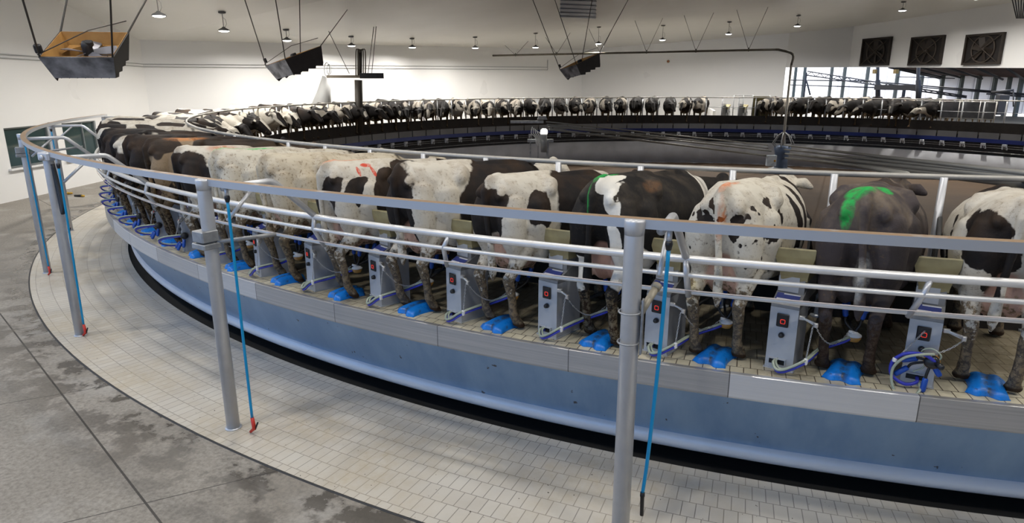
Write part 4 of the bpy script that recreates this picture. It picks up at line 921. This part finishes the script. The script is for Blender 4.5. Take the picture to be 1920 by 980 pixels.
# ------------------------------------------------------------------ service arm over the far rim
sp_ = on_ring(672, 215, 16.33, True); ds = hypot(sp_.x-CAM.x, sp_.y-CAM.y)
arm = thing('overhead_service_arm', 'dark T-shaped post with a cross arm and upright pipes above the far cows', 'service post', (sp_.x, sp_.y, ZD))
def L(px, py, dd=0): return at(px, py, ds+dd)-Vector((sp_.x, sp_.y, ZD))
brown_m = plain('post_brown', (.045, .038, .030, 1), .6, .2)
m = MB(); m.tube([(L(672, 215).x, L(672, 215).y, 0), L(672, 150)], .17, 10); m.build('lower_post', brown_m, arm)
m = MB(); m.prism([(-.17, -.1), (.17, -.1), (.17, .1), (-.17, .1)], 0, .01); m.box(L(661, 143.5), ((L(709, 142)-L(613, 142)).length, .2, .11), Matrix.Rotation(YAW+.23, 3, 'Z')); m.build('cross_arm', plain('arm_tan_grey', (.16, .135, .10, 1), .55), arm)
m = MB(); m.box(L(697, 142, -.15), (1.0, .28, .22), Matrix.Rotation(YAW+.23, 3, 'Z')); m.build('actuator', dark_m, arm)
m = MB(); m.tube([L(675, 142), L(675, 92)], .09, 8); m.build('upright', brown_m, arm)
for x in (667.5, 671, 681, 685): m = MB(); m.tube(curve_pts([L(x, 142, -.2), L(x, 97, -.2), L((x+675)/2, 93, -.15), L(675, 98, -.1)], 4), .025, 6); m.build('riser_pipe', br_pipe, arm)
for (x0, y0, x1, y1) in ((655, 138, 616, 62), (697, 138, 706, 60), (690, 138, 702, 70)):
    a = L(x0, y0); b = L(x1, y1); w_ = b+Vector((sp_.x, sp_.y, ZD)); b.z = ceil_z(w_.x, w_.y)-ZD+.02; m = MB(); m.tube([a, b], .014, 5); m.build('hanging_wire', wire_m, arm)
du = thing('duct_sleeve', 'pale grey tapered sleeve hanging by the white back wall, left of the dark T-shaped post', 'duct', (0, 0, 0))
dd = ds+1.2; m = MB(); a, b = at(613, 144, dd), at(600, 215, dd); m.tube([a, a.lerp(b, .4), b], [.20, .30, .52], 16); m.build('sleeve', plain('sleeve_grey', (.42, .42, .41, 1), .6), du)
m = MB(); m.tube([at(613+5*cos(k*pi/8), 130+13*sin(k*pi/8), dd) for k in range(16)], .022, 6, closed=True); m.tube([at(617+4*cos(k*pi/8), 130+10*sin(k*pi/8), dd) for k in range(16)], .018, 6, closed=True); m.build('coil_hook', trim_pipe, du)
# small fittings on the ceiling and walls
el = thing('ceiling_vent', 'blue-grey slatted vent panel in the ceiling, cut by the top of the photo', 'vent', (0, 0, 0))
def ceil_hit(px, py):
    d = 8.0
    while d < 60:
        p = at(px, py, d)
        if p.z > ceil_z(p.x, p.y)-.03: return p
        d += .05
    return at(px, py, 40)
c4 = [ceil_hit(x, y) for x, y in ((1050, 30), (1117, 33), (1119, -25), (1052, -28))]
m = MB(); vs = [c-Vector((0, 0, .0)) for c in c4]+[c-Vector((0, 0, .06)) for c in c4]; m.add(vs, [(0, 1, 2, 3), (7, 6, 5, 4), (0, 4, 5, 1), (1, 5, 6, 2), (2, 6, 7, 3), (3, 7, 4, 0)], False); m.build('panel', plain('vent_blue_grey', (.24, .26, .32, 1), .35, .4, 0, 1.5, col2=(.15, .165, .22, 1)), el)
for k in range(7):
    a, b = c4[0].lerp(c4[3], (k+.5)/7), c4[1].lerp(c4[2], (k+.5)/7); z = Vector((0, 0, .075)); m = MB(); m.tube([a-z, b-z], .03, 5); m.build('slat', plain('vent_slat', (.33, .35, .40, 1), .4, .4) if k == 0 else bpy.data.materials['vent_slat'], el)
em = wplane(1253, 115, B, C, .06); s_ = thing('wall_sounder', 'small round red and green alarm unit high on the white back wall', 'alarm', em)
m = MB(); M = Matrix.Rotation(pi/2, 4, 'X'); m.lathe([(.10, 0), (.10, .05), (.05, .09)], n=14, M=M); m.build('sounder_body', plain('sounder_tan', (.30, .22, .12, 1), .5), s_)
m = MB(); m.lathe([(.04, .085), (.03, .11)], n=10, M=M); m.build('sounder_lens', red_pl, s_)
# ------------------------------------------------------------------ far entry side: gates, pen, open shed
olive = plain('tan_gate_board', (.20, .165, .05, 1), .6, 0, .3, 3)
def ring_px(px, R, py=210): p = on_ring(px, py, R, True); return deg(atan2(p.x, -p.y))
ta, tb_ = ring_px(1410, 16.9), ring_px(1441, 16.9)
g = thing('exit_gate', 'tan gate board at the empty stalls of the far row', 'gate', (0, 0, 0))
m = MB(); m.prism([pol(16.9, ta).to_2d()[:], pol(16.9, tb_).to_2d()[:], pol(16.97, tb_).to_2d()[:], pol(16.97, ta).to_2d()[:]], ZD+.25, ZD+1.42); m.build('board', olive, g)
m = MB()
for a in (ta, tb_): m.tube([pol(16.93, a, ZD), pol(16.93, a, ZD+1.48)], .035, 8)
m.build('gate_frame', galv2, g)
hr = thing('exit_lane_rail', 'thin steel exit-lane rails at the empty stalls left of the tan gate', 'rail', (0, 0, 0))
ra, rb_ = ring_px(1374, 17.6), ring_px(1410, 17.6)
for z in (1.45, .72): m = MB(); m.tube([pol(17.6, ra+(rb_-ra)*i/6, ZD+z) for i in range(7)], .022, 6); m.build('rail', galv2, hr)
for a in (ra, (ra+rb_)/2, rb_): m = MB(); m.tube([pol(17.6, a, ZD), pol(17.6, a, ZD+1.45)], .025, 6); m.build('upright', galv2, hr)
sheet_m = plain('dark_splash_sheet', (.05, .052, .058, 1), .15, 0, 0, 1.2, col2=(.11, .11, .115, 1)); frame_g = plain('gate_frame_grey', (.42, .40, .37, 1), .5, .3)
xs = [1716, 1759, 1797, 1836, 1866]
sl = ['first', 'second', 'third', 'fourth']
for i in range(4):
    a, b = ring_px(xs[i], 16.55), ring_px(xs[i+1], 16.55); g = thing('splash_panel', '%s dark see-through splash panel from the left at the entry under the open side' % sl[i], 'panel', (0, 0, 0), 0, 'splash panels at the entry')
    A1, B1 = pol(16.55, a), pol(16.55, b); n_ = (A1-B1).cross(Vector((0, 0, 1))).normalized()*.02
    m = MB(); q = [A1+n_, B1+n_, B1-n_, A1-n_]; m.prism([(p.x, p.y) for p in q], ZD+.55, ZD+1.25); m.build('sheet', sheet_m, g)
    m = MB(); z = Vector((0, 0, 1))
    for p in ((A1, B1) if i == 3 else (A1,)): m.tube([p+z*ZD, p+z*(ZD+1.32)], .03, 6)
    for h in (.22, .52, 1.28): m.tube([A1+z*(ZD+h), B1+z*(ZD+h)], .022, 6)
    m.build('panel_frame', frame_g, g)
# holding pen floor, shed floor and cows waiting
pen_m = plain('pen_concrete', (.10, .085, .06, 1), .7, 0, .4, 1.5)
mb = MB(); mb.ringprof([(18.15, .6), (34, .6), (34, ZD-.02), (18.15, ZD-.02)], 128, 186, 60, False); tag(mb.build('floor_pen', pen_m), kind='structure')
wall_low = wall('wall_pen', pol(18.3, 187).to_2d(), pol(27, 187).to_2d(), 0, 0, 1.6, 1.6, .15)
rg = random.Random(11); n = 0
for i in range(15):
    x = 1452+i*27.5+rg.uniform(-2, 2); R = (19.7, 22.0)[i % 2]; p = on_ring(x, 200, R, True); th = deg(atan2(p.x, -p.y))
    n += 1
    o = put_cow(far_me[rg.randrange(4)], frc[rg.choice([0, 0, 1, 2, 3])], Vector((p.x, p.y, ZD-.02)), rad(th)+rg.choice([-.3, .25, .1, 3.0, 3.3]), '%s cow from the left waiting in the holding pen under the open side' % ordn[n], 'cows waiting in the holding pen')
    s = rg.uniform(.88, .98); o.scale = (s, s, s)
# open shed beyond: posts, girts, translucent curtain wall, roof edge, boom, crowd gate
t = NT('translucent_curtain'); P = t.obj(); s = t.n('SeparateXYZ'); t.l(P, s.inputs[0])
tr = t.n('BsdfTranslucent'); tr.inputs[0].default_value = (.93, .93, .95, 1); di = t.n('BsdfDiffuse'); di.inputs[0].default_value = (.8, .8, .82, 1); ms = t.n('MixShader'); ms.inputs[0].default_value = .75
lines = t.math('LESS_THAN', t.math('PINGPONG', t.math('ADD', s.outputs[0], t.math('MULTIPLY', s.outputs[1], .35)), .24), .014)
tr2 = t.mix(lines, (.95, .95, .97, 1), (.55, .55, .58, 1)); t.l(tr2, tr.inputs[0]); t.l(di.outputs[0], ms.inputs[1]); t.l(tr.outputs[0], ms.inputs[2]); t.l(ms.outputs[0], t.out.inputs[0])
curtain_m = t.m
sa_, sb_ = at(1500, 150, 66).to_2d(), at(1985, 150, 54).to_2d(); sd = (sb_-sa_).normalized()
def shed(px, py, off=0):
    r = px_ray(px, py); nn = Vector((sd.y, -sd.x)); q = sa_+Vector((-sd.y, sd.x))*off; tt = nn.dot(q-CAM.to_2d())/nn.dot(r.to_2d()); return CAM+r*tt
cw_ = thing('curtain_wall', 'bright translucent curtain wall with thin seams closing the open shed', 'curtain', (0, 0, 0))
def sheet(x0, x1, y0, y1, off, th=.03):
    p = [shed(x0, y0, off), shed(x1, y0, off)]; a, b = p[0].to_2d(), p[1].to_2d(); nv = Vector((-sd.y, sd.x))*th; z1 = max(shed(x0, y0, off).z, shed(x1, y0, off).z); z0 = min(shed(x0, y1, off).z, shed(x1, y1, off).z)
    m = MB(); m.prism([(q.x, q.y) for q in (a, b, b+nv, a+nv)], max(z0, -.2), z1); return m
sheet(1575, 1960, 112, 200, .3).build('curtain_sheet', curtain_m, cw_)
post_g = plain('shed_post_green_grey', (.13, .14, .12, 1), .6, .2); dark_b = plain('shed_dark_steel', (.045, .045, .05, 1), .6, .2)
for i, x in enumerate((1486, 1503, 1553, 1577, 1620, 1676, 1722, 1761, 1797, 1829, 1859, 1886, 1908)):
    a = shed(x, 190, -.1); top_ = 8 if x < 1700 else 5.6
    po = MB(); po.box((0, 0, top_/2), (.20, .22, top_), Matrix.Rotation(.3, 3, 'Z')); o = po.build('shed_post', post_g, None, (a.x, a.y, 0)); tag(o, '%s upright shed post from the left in the bright opening' % ordn[i+1], 'post', 'uprights of the open shed')
sf = thing('shed_rails', 'dark horizontal rails across the bright shed opening', 'rails', (0, 0, 0))
for (x0, y0, x1, y1, r) in ((1480, 150, 1625, 152, .05), (1480, 159, 1640, 164, .045), (1625, 152, 1920, 176, .05), (1720, 163, 1920, 178, .04), (1850, 176, 1920, 181, .05), (1684, 144, 1790, 147, .03)):
    m = MB(); m.tube([shed(x0, y0, -.25), shed(x1, y1, -.25)], r, 6); m.build('rail', dark_b, sf)
bm = thing('lattice_boom', 'long slender lattice boom sloping down across the bright opening', 'boom', (0, 0, 0))
P0, P1 = shed(1513, 141, -2), shed(1812, 183, -2); u1 = Vector((0, 0, .32))
m = MB(); m.tube([P0, P1], .05, 6); m.tube([P0+u1, P1+u1*.3], .045, 6); m.build('chord', dark_b, bm)
m = MB()
for k in range(30): a, b = P0.lerp(P1, k/30), P0.lerp(P1, (k+1)/30); m.tube([a+(u1*(1-.7*k/30) if k % 2 else Vector()), b+(Vector() if k % 2 else u1*(1-.7*k/30))], .028, 4)
m.build('lacing', dark_b, bm)
m = MB(); a = shed(1512, 136, -2); m.tube([a, Vector((a.x, a.y, .9))], .08, 6); b = shed(1519, 178, -2); m.tube([shed(1512, 150, -2), b], .07, 6); m.build('mast', dark_b, bm)
cg = thing('crowd_gate', 'dark crowd-gate beam on two uprights with yellow brackets in the holding pen', 'gate', (0, 0, 0))
dg_ = 51
b0, b1 = at(1642, 163, dg_), at(1724, 165, dg_-3); M = Matrix.Rotation(atan2((b1-b0).y, (b1-b0).x), 3, 'Z')
m = MB(); m.box((b0+b1)/2, ((b1-b0).length, .22, .32), M); m.build('beam', plain('gate_grey', (.035, .032, .032, 1), .7), cg)
yel = plain('yellow_bracket', (.30, .19, .05, 1), .6)
for x, dd in ((1646, dg_), (1722, dg_-3)):
    a, b = at(x, 126, dd), at(x, 200, dd); m = MB(); m.tube([a, (b.x, b.y, ZD)], .10, 8); m.tube([at(x, 150, dd), at(x, 186, dd)], .15, 8); m.build('upright', dark_b, cg)
for x in (1641, 1680): m = MB(); a = at(x, 134, dg_); m.box(a, (.26, .2, .26), M); m.build('bracket', yel, cg)
m = MB(); m.box(at(1694, 177, dg_), (.14, .14, .62), M); m.build('stop_post', dark_b, cg)
sg = thing('sorting_post', 'dark square post with slanted crossbar at the right of the holding pen', 'post', (0, 0, 0))
d_ = 42.5; m = MB(); a, b = at(1877, 178, d_), at(1877, 215, d_); m.box((a+b)/2, (.45, .4, (a-b).length), Matrix.Rotation(.2, 3, 'Z')); m.build('square_post', dark_b, sg)
m = MB(); m.tube([at(1858, 173, d_), at(1900, 169, d_)], .06, 6); m.tube([at(1900, 167, d_), at(1900, 200, d_)], .03, 6); m.build('crossbar', dark_b, sg)
roof_b = plain('rusty_roof_underside', (.10, .04, .022, 1), .8, 0, .5, 1.2)
rf = thing('shed_roof', 'rusty brown shed roof edge above the holding pen at right', 'roof', (0, 0, 0))
p0, p1, p2, p3 = at(1668, 123, 53), at(2000, 118, 46), at(2000, 158, 57), at(1790, 147, 60)
m = MB(); z = Vector((0, 0, .2)); m.add([p0, p1, p2, p3, p0+z, p1+z, p2+z, p3+z], [(3, 2, 1, 0), (4, 5, 6, 7), (0, 1, 5, 4), (1, 2, 6, 5), (2, 3, 7, 6), (3, 0, 4, 7)], False); m.build('roof_sheet', roof_b, rf)
for k in range(6):
    a, b = p0.lerp(p1, k/6+.04), p3.lerp(p2, k/6+.04); m = MB(); m.tube([a-z*.6, b-z*.6], .07, 6); m.build('purlin', dark_b, rf)
m = MB(); m.tube([p3-z, p2-z], .10, 6); m.tube([p0-z*.5, p3-z], .09, 6); m.build('eave_beam', dark_b, rf)
# ------------------------------------------------------------------ light
w = bpy.data.worlds.new('overcast_sky'); SC.world = w; w.use_nodes = True; nt = w.node_tree; bg = nt.nodes['Background']
tc_ = nt.nodes.new('ShaderNodeTexCoord'); sx_ = nt.nodes.new('ShaderNodeSeparateXYZ'); nt.links.new(tc_.outputs['Generated'], sx_.inputs[0])
mr = nt.nodes.new('ShaderNodeMapRange'); nt.links.new(sx_.outputs[1], mr.inputs[0]); mr.inputs[1].default_value = -.3; mr.inputs[2].default_value = .75
mx = nt.nodes.new('ShaderNodeMix'); mx.data_type = 'RGBA'; nt.links.new(mr.outputs[0], mx.inputs[0]); mx.inputs[6].default_value = (.52, .86, 1.5, 1); mx.inputs[7].default_value = (2.2, 2.25, 2.4, 1)
nt.links.new(mx.outputs[2], bg.inputs[0]); bg.inputs[1].default_value = 1.0
def area(p, power, size, col=(1, .962, .905), spread=165):
    l = bpy.data.lights.new('lamp_light', 'AREA'); l.shape = 'DISK'; l.size = size; l.energy = power; l.color = col; l.spread = rad(spread)
    o = bpy.data.objects.new('lamp_light', l); COL.objects.link(o); o.location = p; return o
LPOW = 140
for i, p in enumerate(lights_at): area(p-Vector((0, 0, .06)), LPOW*(2.1 if i > 7 else 1.45), .34)
# the lamp ring goes on round the near side, above the frame
for k in range(1, 19):
    a = -69.7+11.65*k
    if a > 140: break
    p = pol(16.8, a, 0); p.z = ceil_z(p.x, p.y)-.7; area(p, LPOW*.5, .34)
for a in range(-40, 60, 12):                     # second row of the same lamps above the operators' aisle, outside the frame
    p = pol(21.5, a, 0); p.z = ceil_z(p.x, p.y)-.9; area(p, LPOW*.75, .34)
v = SC.view_settings; v.view_transform = 'Standard'; v.look = 'None'; v.exposure = 0.0; v.gamma = 1.0; v.use_curve_mapping = False
SC.cycles.max_bounces = 8; SC.cycles.diffuse_bounces = 4
sun = bpy.data.lights.new('sun', 'SUN'); sun.energy = 6; sun.angle = rad(4); sun.color = (1, .96, .9); so = bpy.data.objects.new('sun', sun); COL.objects.link(so); so.rotation_euler = Vector((-.18, -.8, -.58)).to_track_quat('-Z', 'Y').to_euler()

# small things on the floor by the left wall and a fan guard at the top right corner
yp = plain('yellow_fitting', (.50, .30, .03, 1), .5)
fy = thing('hose_fitting', 'small yellow hose fitting lying on the floor by the left wall', 'fitting', on_z(123, 364, 0)+Vector((0, 0, .03)))
m = MB(); m.tube([(.09*cos(k*pi/8), .09*sin(k*pi/8), 0) for k in range(16)], .03, 8, closed=True); m.build('ring', yp, fy); m = MB(); m.tube([(.07, 0, 0), (.22, .05, .01)], .028, 8); m.build('stub', yp, fy)
fg = thing('hose_coupling', 'grey and yellow hose coupling lying on the floor beside the yellow fitting', 'fitting', on_z(150, 369, 0)+Vector((0, 0, .03)))
m = MB(); m.tube([(-.18, -.02, 0), (.05, .02, 0)], [.03, .04], 8); m.build('barrel', dark_m, fg); m = MB(); m.tube([(.05, .02, 0), (.13, .03, 0)], .034, 8); m.build('nut', yp, fg)
cgp = at(1908, 12, 24); sc_ = thing('wire_guard', 'dark drooping wire guard cut by the top right corner of the photo', 'guard', cgp)
for k in range(7):
    m = MB(); a = Vector((cos(YAW), sin(YAW), 0))*(k*.11-.30); m.tube([a+Vector((0, 0, .45)), a*.7+Vector((.05, 0, .1)), a*.35+Vector((.12, 0, -.32))], .014, 5); m.build('bar', dark_m, sc_)
m = MB(); m.tube([Vector((cos(YAW), sin(YAW), 0))*-.33+Vector((0, 0, .45)), Vector((cos(YAW), sin(YAW), 0))*.4+Vector((0, 0, .45))], .02, 6); m.tube([(0, 0, .45), (0, 0, ceil_z(cgp.x, cgp.y)-cgp.z)], .015, 6); m.build('hanger', dark_m, sc_)
